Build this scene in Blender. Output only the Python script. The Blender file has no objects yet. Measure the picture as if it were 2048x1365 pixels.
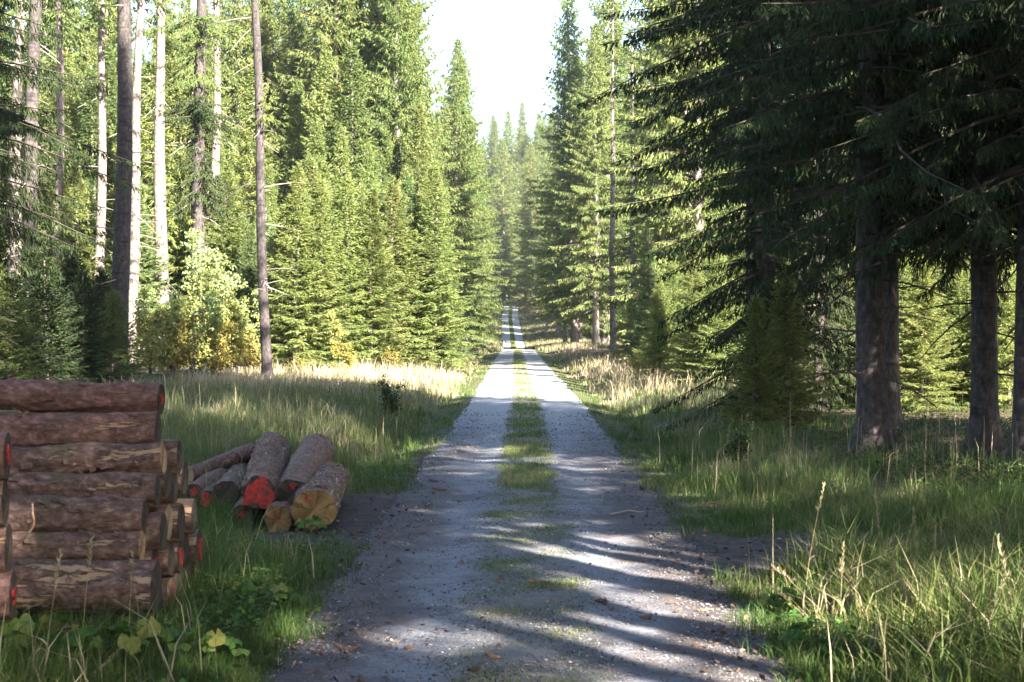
import bpy, math, random
import numpy as np
from mathutils import Vector, noise

# ------------------------------------------------------------------ camera, sky, sun, exposure
S = bpy.context.scene
COL = S.collection
F_PX, CAM_H, HOR = 3413.0, 2.2, 657.0
cam = bpy.data.cameras.new('camera')
cam_ob = bpy.data.objects.new('camera', cam)
COL.objects.link(cam_ob)
cam.sensor_width = 36.0
cam.lens = 60.0
cam.shift_y = -(682.5 - HOR) / 2048.0
cam.clip_start = 0.1
cam.clip_end = 3000.0
cam.dof.use_dof = True
cam.dof.focus_distance = 75.0
cam.dof.aperture_fstop = 7.0
cam_ob.location = (0, 0, CAM_H)
cam_ob.rotation_euler = (math.radians(90), 0, 0)
S.camera = cam_ob

SUN_AZ, SUN_EL = math.radians(145), math.radians(28)
tosun = Vector((math.sin(SUN_AZ) * math.cos(SUN_EL), math.cos(SUN_AZ) * math.cos(SUN_EL), math.sin(SUN_EL)))
W = bpy.data.worlds.new('World')
S.world = W
W.use_nodes = True
wn = W.node_tree
sky = wn.nodes.new('ShaderNodeTexSky')
sky.sky_type = 'NISHITA'
sky.sun_disc = False
sky.sun_elevation = SUN_EL
sky.sun_rotation = SUN_AZ
sky.air_density = 1.0
sky.dust_density = 1.0
sky.ozone_density = 1.0
wn.nodes['Background'].inputs['Strength'].default_value = 0.05
wn.links.new(sky.outputs['Color'], wn.nodes['Background'].inputs['Color'])
sl = bpy.data.lights.new('sun', 'SUN')
sl.energy = 5.0
sl.angle = math.radians(0.5)
sl.color = (1.0, 0.93, 0.80)
sun_ob = bpy.data.objects.new('sun', sl)
sun_ob.rotation_euler = tosun.to_track_quat('Z', 'Y').to_euler()
sun_ob.location = (40, -60, 60)
COL.objects.link(sun_ob)
S.view_settings.view_transform = 'Standard'
S.view_settings.look = 'None'
S.view_settings.exposure = 3.45
S.view_settings.gamma = 1.0
S.cycles.max_bounces = 6
S.cycles.diffuse_bounces = 4
S.cycles.transmission_bounces = 4
S.cycles.caustics_reflective = False
S.cycles.caustics_refractive = False

PI = math.pi

# ------------------------------------------------------------------ helpers
def tag(o, label=None, cat=None, group=None, kind=None):
    if label: o['label'] = label
    if cat: o['category'] = cat
    if group: o['group'] = group
    if kind: o['kind'] = kind
    return o

def link(name, me, parent=None):
    o = bpy.data.objects.new(name, me)
    COL.objects.link(o)
    if parent is not None: o.parent = parent
    return o

def empty(name, loc=(0, 0, 0), rz=0.0):
    o = bpy.data.objects.new(name, None)
    COL.objects.link(o)
    o.location = loc
    o.rotation_euler = (0, 0, rz)
    return o

class MB:
    """collects vertices and faces as arrays and makes one mesh"""
    def __init__(self):
        self.v, self.f, self.n = [], [], 0
    def add(self, V, Fs, mi=0, tint=None, smooth=False):
        V = np.asarray(V, float).reshape(-1, 3)
        for Fa in Fs:
            Fa = np.asarray(Fa, int)
            if Fa.size == 0: continue
            t = np.full(len(Fa), 0.5) if tint is None else np.broadcast_to(np.asarray(tint, float), (len(Fa),))
            self.f.append((Fa + self.n, mi, t, smooth))
        self.v.append(V)
        self.n += len(V)
    def mesh(self, name, mats, vattr=None):
        me = bpy.data.meshes.new(name)
        V = np.concatenate(self.v)
        me.vertices.add(len(V))
        me.vertices.foreach_set('co', V.astype(np.float32).ravel())
        loops = np.concatenate([f.ravel() for f, _, _, _ in self.f])
        tot = np.concatenate([np.full(len(f), f.shape[1]) for f, _, _, _ in self.f])
        start = np.concatenate([[0], np.cumsum(tot)[:-1]])
        me.loops.add(len(loops))
        me.loops.foreach_set('vertex_index', loops.astype(np.int32))
        me.polygons.add(len(tot))
        me.polygons.foreach_set('loop_start', start.astype(np.int32))
        me.polygons.foreach_set('material_index', np.concatenate([np.full(len(f), mi) for f, mi, _, _ in self.f]).astype(np.int32))
        me.polygons.foreach_set('use_smooth', np.concatenate([np.full(len(f), s) for f, _, _, s in self.f]).astype(bool))
        for m in mats: me.materials.append(m)
        a = me.attributes.new('tint', 'FLOAT', 'FACE')
        a.data.foreach_set('value', np.concatenate([t for _, _, t, _ in self.f]).astype(np.float32))
        if vattr:
            for k, arr in vattr.items():
                a = me.attributes.new(k, 'FLOAT', 'POINT')
                a.data.foreach_set('value', np.asarray(arr, np.float32))
        me.update(calc_edges=True)
        me.validate()
        return me

def tube(pts, rad, seg=6, cap=True):
    """tube along a list of points; returns V, [quads, tris]"""
    P = np.asarray(pts, float)
    n = len(P)
    T = np.gradient(P, axis=0)
    T /= np.linalg.norm(T, axis=1)[:, None] + 1e-9
    ref = np.array([0, 0, 1.0]) if abs(T[0][2]) < 0.9 else np.array([1.0, 0, 0])
    A = np.cross(T, ref); A /= np.linalg.norm(A, axis=1)[:, None] + 1e-9
    B = np.cross(T, A)
    th = np.linspace(0, 2 * PI, seg, endpoint=False)
    r = np.broadcast_to(np.asarray(rad, float), (n,))
    V = P[:, None, :] + r[:, None, None] * (np.cos(th)[None, :, None] * A[:, None, :] + np.sin(th)[None, :, None] * B[:, None, :])
    i = np.arange(n - 1)[:, None]; j = np.arange(seg)[None, :]
    q = np.stack([i * seg + j, i * seg + (j + 1) % seg, (i + 1) * seg + (j + 1) % seg, (i + 1) * seg + j], -1).reshape(-1, 4)
    Vv = V.reshape(-1, 3)
    fs = [q]
    if cap:
        Vv = np.vstack([Vv, P[:1], P[-1:]])
        c0, c1 = n * seg, n * seg + 1
        jj = np.arange(seg)
        fs.append(np.stack([np.full(seg, c0), (jj + 1) % seg, jj], -1))
        fs.append(np.stack([np.full(seg, c1), (n - 1) * seg + jj, (n - 1) * seg + (jj + 1) % seg], -1))
    return Vv, fs

def norm(a):
    return a / (np.linalg.norm(a, axis=-1, keepdims=True) + 1e-9)

# ------------------------------------------------------------------ materials
def new_mat(name):
    m = bpy.data.materials.new(name)
    m.use_nodes = True
    nt = m.node_tree
    for n in list(nt.nodes): nt.nodes.remove(n)
    out = nt.nodes.new('ShaderNodeOutputMaterial')
    return m, nt, out

def N(nt, typ, **kw):
    n = nt.nodes.new(typ)
    for k, v in kw.items():
        if k.startswith('i_'):
            n.inputs[k[2:].replace('_', ' ')].default_value = v
        else:
            setattr(n, k, v)
    return n

def ramp(nt, fac, stops, interp='LINEAR'):
    r = nt.nodes.new('ShaderNodeValToRGB')
    r.color_ramp.interpolation = interp
    el = r.color_ramp.elements
    while len(el) > 1: el.remove(el[-1])
    el[0].position, el[0].color = stops[0][0], (*stops[0][1], 1)
    for p, c in stops[1:]:
        e = el.new(p); e.color = (*c, 1)
    nt.links.new(fac, r.inputs['Fac'])
    return r.outputs['Color']

def mixc(nt, fac, a, b, mode='MIX'):
    m = nt.nodes.new('ShaderNodeMix')
    m.data_type = 'RGBA'; m.blend_type = mode
    for sock, v in ((m.inputs[0], fac), (m.inputs[6], a), (m.inputs[7], b)):
        if isinstance(v, (float, int)): sock.default_value = v
        elif isinstance(v, tuple): sock.default_value = (*v, 1)
        else: nt.links.new(v, sock)
    return m.outputs[2]

def math_n(nt, op, a, b=None, clamp=False):
    m = nt.nodes.new('ShaderNodeMath'); m.operation = op; m.use_clamp = clamp
    for k, v in enumerate((a, b)):
        if v is None: continue
        if isinstance(v, (float, int)): m.inputs[k].default_value = v
        else: nt.links.new(v, m.inputs[k])
    return m.outputs[0]

def noise_n(nt, scale, detail=4, rough=0.55, vec=None, out='Fac'):
    n = N(nt, 'ShaderNodeTexNoise')
    n.inputs['Scale'].default_value = scale
    n.inputs['Detail'].default_value = detail
    n.inputs['Roughness'].default_value = rough
    if vec is not None: nt.links.new(vec, n.inputs['Vector'])
    return n.outputs[out]

def leaf_mat(name, stops, trans=0.35, rough=0.55, hue=0.03, val=0.25, tcol=1.3):
    """foliage: colour from the per-leaf tint and a little per-plant variation, thin enough to let light through"""
    m, nt, out = new_mat(name)
    at = N(nt, 'ShaderNodeAttribute', attribute_name='tint')
    col = ramp(nt, at.outputs['Fac'], stops)
    oi = N(nt, 'ShaderNodeObjectInfo')
    hs = N(nt, 'ShaderNodeHueSaturation')
    h = math_n(nt, 'ADD', math_n(nt, 'MULTIPLY', oi.outputs['Random'], hue), 0.5 - hue / 2)
    rnd2 = math_n(nt, 'FRACT', math_n(nt, 'MULTIPLY', oi.outputs['Random'], 37.3))
    v = math_n(nt, 'ADD', math_n(nt, 'MULTIPLY', rnd2, val), 1.0 - val / 2)
    nt.links.new(h, hs.inputs['Hue']); nt.links.new(v, hs.inputs['Value']); nt.links.new(col, hs.inputs['Color'])
    c = hs.outputs['Color']
    p = N(nt, 'ShaderNodeBsdfPrincipled')
    p.inputs['Roughness'].default_value = rough
    p.inputs['Specular IOR Level'].default_value = 0.18
    nt.links.new(c, p.inputs['Base Color'])
    t = N(nt, 'ShaderNodeBsdfTranslucent')
    nt.links.new(mixc(nt, 1.0, c, (tcol, tcol, tcol * 0.7), 'MULTIPLY'), t.inputs['Color'])
    mx = N(nt, 'ShaderNodeMixShader'); mx.inputs[0].default_value = trans
    nt.links.new(p.outputs[0], mx.inputs[1]); nt.links.new(t.outputs[0], mx.inputs[2])
    nt.links.new(mx.outputs[0], out.inputs['Surface'])
    return m

def solid_mat(name, col_fn, rough=0.85, bump=None, bump_s=0.4, bump_d=0.02, spec=0.3):
    m, nt, out = new_mat(name)
    tc = N(nt, 'ShaderNodeTexCoord')
    p = N(nt, 'ShaderNodeBsdfPrincipled')
    p.inputs['Specular IOR Level'].default_value = spec
    c, rg, h = col_fn(nt, tc)
    if isinstance(c, tuple): p.inputs['Base Color'].default_value = (*c, 1)
    else: nt.links.new(c, p.inputs['Base Color'])
    if rg is None: p.inputs['Roughness'].default_value = rough
    else: nt.links.new(rg, p.inputs['Roughness'])
    if h is not None:
        b = N(nt, 'ShaderNodeBump'); b.inputs['Strength'].default_value = bump_s; b.inputs['Distance'].default_value = bump_d
        nt.links.new(h, b.inputs['Height']); nt.links.new(b.outputs[0], p.inputs['Normal'])
    nt.links.new(p.outputs[0], out.inputs['Surface'])
    return m

def mapped(nt, vec, sc):
    mp = N(nt, 'ShaderNodeMapping'); mp.inputs['Scale'].default_value = sc
    nt.links.new(vec, mp.inputs['Vector'])
    return mp.outputs[0]

def trunk_bark(name, c_lo, c_mid, c_hi, ring=1.0):
    def fn(nt, tc):
        v = tc.outputs['Object']
        a = noise_n(nt, 1.0, 6, 0.65, mapped(nt, v, (11, 11, 6)))
        r = noise_n(nt, 1.0, 3, 0.5, mapped(nt, v, (1.2, 1.2, 9)))
        big = noise_n(nt, 0.7, 2, 0.5, v)
        c = ramp(nt, a, [(0.3, c_lo), (0.5, c_mid), (0.72, c_hi)])
        rg = ramp(nt, r, [(0.33, (0.35, 0.33, 0.33)), (0.42, (1, 1, 1))])
        c = mixc(nt, 0.75 * ring, c, rg, 'MULTIPLY')
        lich = ramp(nt, big, [(0.45, (1, 1, 1)), (0.7, (0.8, 0.92, 0.78))])
        c = mixc(nt, 0.6, c, lich, 'MULTIPLY')
        h = mixc(nt, 0.5, a, r)
        return c, None, h
    return solid_mat(name, fn, rough=0.9, bump_s=0.8, bump_d=0.04)

M = {}
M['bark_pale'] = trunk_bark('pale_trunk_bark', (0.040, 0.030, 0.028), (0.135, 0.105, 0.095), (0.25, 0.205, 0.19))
M['bark_shaded'] = trunk_bark('shaded_trunk_bark', (0.016, 0.013, 0.013), (0.045, 0.036, 0.036), (0.095, 0.078, 0.076))  # darker copy of the spruce bark: shade on the stems put into the colour
M['bark_dark'] = trunk_bark('dark_trunk_bark', (0.045, 0.036, 0.034), (0.10, 0.082, 0.078), (0.18, 0.15, 0.14))
M['bark_mid'] = trunk_bark('trunk_bark', (0.09, 0.07, 0.065), (0.19, 0.155, 0.14), (0.30, 0.25, 0.23))
M['twig'] = solid_mat('twig_wood', lambda nt, tc: ((0.055, 0.043, 0.033), None, None))
M['twig_dead'] = solid_mat('dead_twig_wood', lambda nt, tc: ((0.26, 0.22, 0.19), None, None))
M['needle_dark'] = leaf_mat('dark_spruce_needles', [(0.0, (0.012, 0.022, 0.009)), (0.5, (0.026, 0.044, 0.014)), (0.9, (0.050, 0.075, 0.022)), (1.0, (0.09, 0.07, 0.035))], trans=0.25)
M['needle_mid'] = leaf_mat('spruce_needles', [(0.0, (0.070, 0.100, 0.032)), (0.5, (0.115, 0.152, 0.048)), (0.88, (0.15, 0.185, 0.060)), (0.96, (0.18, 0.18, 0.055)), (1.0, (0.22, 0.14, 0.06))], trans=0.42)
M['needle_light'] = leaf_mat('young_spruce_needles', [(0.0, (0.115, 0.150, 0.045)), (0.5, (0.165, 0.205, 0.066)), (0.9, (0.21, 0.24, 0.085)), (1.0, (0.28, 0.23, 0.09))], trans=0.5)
M['needle_blue'] = leaf_mat('blue_green_spruce_needles', [(0.0, (0.070, 0.110, 0.045)), (0.5, (0.110, 0.160, 0.062)), (0.92, (0.15, 0.20, 0.075)), (1.0, (0.22, 0.20, 0.08))], trans=0.35)
M['leaf_autumn'] = leaf_mat('autumn_leaves', [(0.0, (0.17, 0.11, 0.03)), (0.3, (0.24, 0.19, 0.05)), (0.52, (0.20, 0.21, 0.06)), (0.8, (0.15, 0.21, 0.075)), (1.0, (0.27, 0.33, 0.17))], trans=0.4)
M['leaf_green'] = leaf_mat('broad_green_leaves', [(0.0, (0.03, 0.075, 0.018)), (0.5, (0.055, 0.125, 0.025)), (0.9, (0.12, 0.19, 0.04)), (1.0, (0.22, 0.22, 0.05))], trans=0.35)
M['grass'] = leaf_mat('green_grass', [(0.0, (0.040, 0.065, 0.018)), (0.40, (0.075, 0.130, 0.030)), (0.68, (0.135, 0.155, 0.050)), (0.82, (0.22, 0.19, 0.09)), (1.0, (0.32, 0.26, 0.15))], trans=0.35)
M['grass_dry'] = leaf_mat('dry_grass', [(0.0, (0.075, 0.105, 0.040)), (0.3, (0.155, 0.155, 0.085)), (0.65, (0.33, 0.26, 0.17)), (1.0, (0.46, 0.37, 0.27))], trans=0.3)
M['undergrowth'] = leaf_mat('undergrowth_leaves', [(0.0, (0.018, 0.040, 0.012)), (0.6, (0.045, 0.080, 0.022)), (0.9, (0.09, 0.11, 0.03)), (1.0, (0.12, 0.06, 0.03))], trans=0.3)

def log_bark_fn(c_lo, c_mid, c_hi, peel, peel_lo):
    def fn(nt, tc):
        v = tc.outputs['Object']
        a = noise_n(nt, 1.0, 7, 0.7, mapped(nt, v, (13, 20, 20)))
        fl = N(nt, 'ShaderNodeTexVoronoi'); fl.inputs['Scale'].default_value = 1.0
        nt.links.new(mapped(nt, v, (14, 26, 26)), fl.inputs['Vector'])
        pe = noise_n(nt, 1.0, 8, 0.72, mapped(nt, v, (1.3, 9.5, 9.5)))
        moss = noise_n(nt, 2.3, 3, 0.6, v)
        oi = N(nt, 'ShaderNodeObjectInfo')
        pe = math_n(nt, 'ADD', pe, math_n(nt, 'MULTIPLY', math_n(nt, 'SUBTRACT', oi.outputs['Random'], 0.5), 0.12))
        c = ramp(nt, a, [(0.28, c_lo), (0.5, c_mid), (0.75, c_hi)])
        c = mixc(nt, 0.5, c, ramp(nt, fl.outputs['Distance'], [(0.0, (1, 1, 1)), (0.6, (0.75, 0.72, 0.72)), (1.0, (0.4, 0.38, 0.38))]), 'MULTIPLY')
        c = mixc(nt, ramp(nt, moss, [(0.55, (0, 0, 0)), (0.75, (0.5, 0.5, 0.5))]), c, (0.075, 0.085, 0.035))
        mask = ramp(nt, pe, [(peel_lo, (0, 0, 0)), (peel_lo + 0.012, (1, 1, 1))])
        pc = mixc(nt, a, peel, tuple(x * 0.45 for x in peel))
        edge = ramp(nt, pe, [(peel_lo - 0.03, (1, 1, 1)), (peel_lo - 0.006, (0.35, 0.3, 0.3)), (peel_lo, (1, 1, 1))])
        c = mixc(nt, 1.0, c, edge, 'MULTIPLY')
        c = mixc(nt, mask, c, pc)
        h = math_n(nt, 'SUBTRACT', math_n(nt, 'MULTIPLY', a, 0.8), math_n(nt, 'MULTIPLY', mask, 0.5))
        h = math_n(nt, 'SUBTRACT', h, math_n(nt, 'MULTIPLY', fl.outputs['Distance'], 0.4))
        return c, None, h
    return fn
M['log_a'] = solid_mat('pinkish_log_bark', log_bark_fn((0.040, 0.022, 0.019), (0.155, 0.082, 0.070), (0.34, 0.21, 0.185), (0.40, 0.24, 0.14), 0.60), 0.85, bump_s=0.9, bump_d=0.025)
M['log_b'] = solid_mat('grey_log_bark', log_bark_fn((0.026, 0.017, 0.015), (0.130, 0.080, 0.066), (0.34, 0.235, 0.205), (0.44, 0.31, 0.21), 0.585), 0.85, bump_s=0.9, bump_d=0.025)
M['log_c'] = solid_mat('scaly_log_bark', log_bark_fn((0.045, 0.027, 0.023), (0.18, 0.108, 0.085), (0.42, 0.285, 0.23), (0.45, 0.34, 0.25), 0.60), 0.85, bump_s=1.0, bump_d=0.04)

def cut_fn(ca, cb):
    def fn(nt, tc):
        v = tc.outputs['Object']
        w = N(nt, 'ShaderNodeTexNoise'); w.inputs['Scale'].default_value = 6
        nt.links.new(v, w.inputs['Vector'])
        sp = N(nt, 'ShaderNodeSeparateXYZ'); nt.links.new(v, sp.inputs[0])
        rr = math_n(nt, 'SQRT', math_n(nt, 'ADD', math_n(nt, 'POWER', sp.outputs[1], 2.0), math_n(nt, 'POWER', sp.outputs[2], 2.0)))
        rr = math_n(nt, 'ADD', rr, math_n(nt, 'MULTIPLY', w.outputs['Fac'], 0.03))
        rings = math_n(nt, 'SINE', math_n(nt, 'MULTIPLY', rr, 380.0))
        c = mixc(nt, math_n(nt, 'ADD', math_n(nt, 'MULTIPLY', rings, 0.18), 0.5), ca, cb)
        st = noise_n(nt, 9, 5, 0.65, v)
        c = mixc(nt, 0.8, c, ramp(nt, st, [(0.3, (0.45, 0.38, 0.30)), (0.6, (1, 1, 1))]), 'MULTIPLY')
        big = noise_n(nt, 3.2, 3, 0.6, v)
        c = mixc(nt, 0.85, c, ramp(nt, big, [(0.36, (0.42, 0.34, 0.28)), (0.55, (1, 1, 1))]), 'MULTIPLY')
        ang = math_n(nt, 'ARCTAN2', sp.outputs[1], sp.outputs[2])
        cr = math_n(nt, 'SINE', math_n(nt, 'ADD', math_n(nt, 'MULTIPLY', ang, 7.0), math_n(nt, 'MULTIPLY', w.outputs['Fac'], 9.0)))
        c = mixc(nt, 0.7, c, ramp(nt, cr, [(0.90, (1, 1, 1)), (0.985, (0.25, 0.2, 0.16))]), 'MULTIPLY')
        return c, None, st
    return fn
M['cut_tan'] = solid_mat('tan_cut_wood', cut_fn((0.30, 0.20, 0.085), (0.20, 0.125, 0.05)), 0.8, bump_s=0.3, bump_d=0.01)
M['cut_dark'] = solid_mat('weathered_cut_wood', cut_fn((0.085, 0.065, 0.055), (0.05, 0.04, 0.035)), 0.85, bump_s=0.4, bump_d=0.01)
M['cut_pale'] = solid_mat('pale_cut_wood', cut_fn((0.42, 0.30, 0.19), (0.30, 0.20, 0.12)), 0.8, bump_s=0.3, bump_d=0.01)
M['paint'] = solid_mat('red_spray_paint', lambda nt, tc: (ramp(nt, noise_n(nt, 26, 4, 0.6, tc.outputs['Object']), [(0.40, (0.06, 0.032, 0.026)), (0.47, (0.26, 0.025, 0.022)), (0.6, (0.42, 0.024, 0.022)), (0.8, (0.50, 0.05, 0.04))]), None, None), 0.6)
M['stick'] = solid_mat('peeled_stick', lambda nt, tc: (ramp(nt, noise_n(nt, 20, 4, 0.6, tc.outputs['Object']), [(0.3, (0.13, 0.07, 0.045)), (0.6, (0.33, 0.20, 0.13)), (0.8, (0.5, 0.36, 0.25))]), None, None), 0.75)
M['chip'] = solid_mat('bark_chip', lambda nt, tc: (mixc(nt, N(nt, 'ShaderNodeObjectInfo').outputs['Random'], (0.06, 0.036, 0.028), (0.15, 0.085, 0.06)), None, noise_n(nt, 30, 3, 0.6, tc.outputs['Object'])), 0.85)
M['chip_orange'] = solid_mat('fresh_bark_chip', lambda nt, tc: (ramp(nt, noise_n(nt, 30, 3, 0.6, tc.outputs['Object']), [(0.3, (0.30, 0.11, 0.05)), (0.7, (0.46, 0.20, 0.10))]), None, None), 0.8)
M['stone'] = leaf_mat('gravel_stones', [(0.0, (0.05, 0.05, 0.052)), (0.5, (0.13, 0.128, 0.132)), (0.95, (0.24, 0.235, 0.24)), (1.0, (0.42, 0.42, 0.42))], trans=0.0, rough=0.8)
M['litter'] = leaf_mat('bark_litter', [(0.0, (0.04, 0.028, 0.022)), (0.5, (0.10, 0.062, 0.048)), (0.9, (0.20, 0.125, 0.09)), (1.0, (0.34, 0.23, 0.16))], trans=0.0, rough=0.9)

# ------------------------------------------------------------------ terrain
CXK = ([-80, 10, 52, 90, 175, 200, 266, 352, 400, 430, 470, 600], [0.1, 0.1, 0.43, 0.42, 0.6, 0.35, 0.23, -0.41, -0.2, -3, -14, -60])
ZK = ([-80, 150, 166, 178, 190, 215, 245, 266, 300, 350, 400, 425, 600], [0, 0, 0.04, 0.05, -0.18, -0.85, -1.0, -0.6, 1.3, 4.4, 7.4, 8.2, 12])
def cx(y): return np.interp(y, *CXK)
def smooth(a, b, x):
    t = np.clip((x - a) / (b - a), 0, 1)
    return t * t * (3 - 2 * t)
def zr(y):
    y = np.asarray(y, float)
    return (np.interp(y - 3, *ZK) + np.interp(y, *ZK) + np.interp(y + 3, *ZK)) / 3
def wob(x, y, s, seed=0.0):
    return (np.sin(x * s * 1.3 + y * s * 0.7 + seed) + np.sin(x * s * -0.8 + y * s * 1.1 + 1.7 * seed + 2) + np.sin(x * s * 2.1 - y * s * 1.9 + seed * 3)) / 3
def mud(x, y):
    """0..1: bare churned earth beside the road"""
    x = np.asarray(x, float); y = np.asarray(y, float)
    lat = x - cx(y)
    n = wob(x, y, 2.3) * 0.35 + wob(x, y, 7.0, 3.0) * 0.2
    side = smooth(1.2, 1.6, lat) * smooth(14.2, 15.2, y + n - (lat - 1.6) * -0.0 - np.clip(lat - 1.6, 0, 2.2) * 1.0) * (1 - smooth(18.0, 18.5, y + n * 0.8)) * (1 - smooth(4.2, 5.4, lat))
    left = smooth(-3.4, -2.6, lat + n * 0.6 - (y - 20) * 0.05) * (1 - smooth(-1.3, -1.0, lat)) * smooth(17.2, 18.3, y + n) * (1 - smooth(22.3, 23.5, y + n))
    return np.maximum(side, left)
def gz(x, y):
    x = np.asarray(x, float); y = np.asarray(y, float)
    lat = x - cx(y); al = np.abs(lat)
    z = zr(y) - 0.012 * np.minimum(al, 1.7) ** 2
    z = z - 0.02 * np.exp(-((al - 0.85) / 0.28) ** 2)
    ditch = smooth(22, 32, y)
    z = z - 0.16 * ditch * np.exp(-((al - 2.7) / 0.6) ** 2)
    z = z + smooth(2.6, 5.5, al) * 0.22 * ditch + np.clip(al - 5, 0, 60) * 0.012
    z = z + smooth(1.8, 3.5, al) * (wob(x, y, 0.55, 1.0) * 0.07 + wob(x, y, 1.7, 4.0) * 0.03)
    z = z + smooth(200, 300, y) * np.clip(al - 3, 0, 30) * 0.16
    z = z + smooth(418, 462, y) * 14
    return z

def road_fn(nt, tc):
    v = tc.outputs['Object']
    lat = N(nt, 'ShaderNodeAttribute', attribute_name='lat').outputs['Fac']
    n1 = noise_n(nt, 0.7, 4, 0.6, v)
    n2 = noise_n(nt, 3.5, 5, 0.65, v)
    st = N(nt, 'ShaderNodeTexVoronoi'); st.inputs['Scale'].default_value = 38; nt.links.new(v, st.inputs['Vector'])
    st2 = N(nt, 'ShaderNodeTexVoronoi'); st2.inputs['Scale'].default_value = 95; nt.links.new(v, st2.inputs['Vector'])
    g = ramp(nt, st.outputs['Color'], [(0.0, (0.14, 0.14, 0.148)), (0.6, (0.27, 0.27, 0.28)), (1.0, (0.46, 0.455, 0.45))])
    g = mixc(nt, 0.5, g, ramp(nt, st2.outputs['Color'], [(0.0, (0.10, 0.10, 0.106)), (1.0, (0.46, 0.455, 0.455))]))
    # worn mud at the edges
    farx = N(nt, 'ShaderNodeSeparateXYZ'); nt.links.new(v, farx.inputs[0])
    near_dark = math_n(nt, 'SUBTRACT', 1.0, math_n(nt, 'DIVIDE', math_n(nt, 'SUBTRACT', farx.outputs[1], 24.0), 26.0), clamp=True)
    g = mixc(nt, near_dark, g, mixc(nt, 1.0, g, (0.58, 0.58, 0.64), 'MULTIPLY'))  # gravel darker and slightly bluer towards the near end
    e = math_n(nt, 'ADD', math_n(nt, 'ABSOLUTE', lat), math_n(nt, 'MULTIPLY', math_n(nt, 'SUBTRACT', n1, 0.5), 1.3))
    e = math_n(nt, 'ADD', e, math_n(nt, 'MULTIPLY', math_n(nt, 'SUBTRACT', n2, 0.5), 0.7))
    far = N(nt, 'ShaderNodeSeparateXYZ'); nt.links.new(v, far.inputs[0])
    near = math_n(nt, 'SUBTRACT', 1.0, math_n(nt, 'DIVIDE', math_n(nt, 'SUBTRACT', far.outputs[1], 22.0), 20.0), clamp=True)
    near = math_n(nt, 'MULTIPLY', near, 1.0, clamp=True)
    edge = ramp(nt, math_n(nt, 'DIVIDE', e, 2.2), [(0.33, (0, 0, 0)), (0.52, (1, 1, 1))])
    dirt = ramp(nt, n2, [(0.3, (0.032, 0.025, 0.026)), (0.7, (0.100, 0.078, 0.078))])
    m1 = math_n(nt, 'MULTIPLY', edge, math_n(nt, 'ADD', math_n(nt, 'MULTIPLY', near, 0.85), 0.12))
    c = mixc(nt, m1, g, dirt)
    # patches of packed dark soil and centre strip
    pm = ramp(nt, math_n(nt, 'MULTIPLY', n1, n2), [(0.24, (0, 0, 0)), (0.34, (0.75, 0.75, 0.75))])
    c = mixc(nt, math_n(nt, 'MULTIPLY', pm, near), c, dirt)
    cen = ramp(nt, math_n(nt, 'ADD', math_n(nt, 'ABSOLUTE', lat), math_n(nt, 'MULTIPLY', math_n(nt, 'SUBTRACT', n2, 0.5), 0.4)), [(0.25, (0.45, 0.45, 0.45)), (0.5, (0, 0, 0))])
    c = mixc(nt, cen, c, (0.11, 0.10, 0.075))
    h = math_n(nt, 'ADD', math_n(nt, 'MULTIPLY', st.outputs['Distance'], -0.5), math_n(nt, 'MULTIPLY', n2, 1.2))
    return c, None, h
M['road'] = solid_mat('gravel_road', road_fn, 0.8, bump_s=0.7, bump_d=0.03, spec=0.35)

def ground_fn(nt, tc):
    v = tc.outputs['Object']
    n1 = noise_n(nt, 0.5, 5, 0.6, v)
    n2 = noise_n(nt, 5.0, 6, 0.7, v)
    c = ramp(nt, n2, [(0.3, (0.045, 0.040, 0.022)), (0.5, (0.085, 0.075, 0.036)), (0.7, (0.13, 0.105, 0.055))])
    c = mixc(nt, ramp(nt, n1, [(0.4, (0, 0, 0)), (0.6, (0.7, 0.7, 0.7))]), c, ramp(nt, n2, [(0.3, (0.03, 0.05, 0.016)), (0.7, (0.07, 0.10, 0.03))]))
    fo = N(nt, 'ShaderNodeAttribute', attribute_name='forest').outputs['Fac']
    c = mixc(nt, fo, c, ramp(nt, n2, [(0.3, (0.030, 0.022, 0.014)), (0.5, (0.065, 0.046, 0.028)), (0.68, (0.11, 0.080, 0.048)), (0.78, (0.06, 0.075, 0.025))]))
    mu = N(nt, 'ShaderNodeAttribute', attribute_name='mud').outputs['Fac']
    c = mixc(nt, mu, c, ramp(nt, n2, [(0.3, (0.030, 0.024, 0.022)), (0.7, (0.10, 0.082, 0.078))]))
    return c, None, n2
M['ground'] = solid_mat('forest_soil', ground_fn, 0.95, bump_s=0.8, bump_d=0.08, spec=0.2)

def axis(*segs):
    out = []
    for a, b, s in segs:
        out.append(np.arange(a, b, s))
    return np.concatenate(out + [[segs[-1][1]]])

def grid_mesh(xs, ys, zfun):
    X, Y = np.meshgrid(xs, ys)
    Z = zfun(X, Y)
    nx, ny = len(xs), len(ys)
    i = np.arange(ny - 1)[:, None]; j = np.arange(nx - 1)[None, :]
    q = np.stack([i * nx + j, i * nx + j + 1, (i + 1) * nx + j + 1, (i + 1) * nx + j], -1).reshape(-1, 4)
    return np.stack([X, Y, Z], -1).reshape(-1, 3), q

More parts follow.
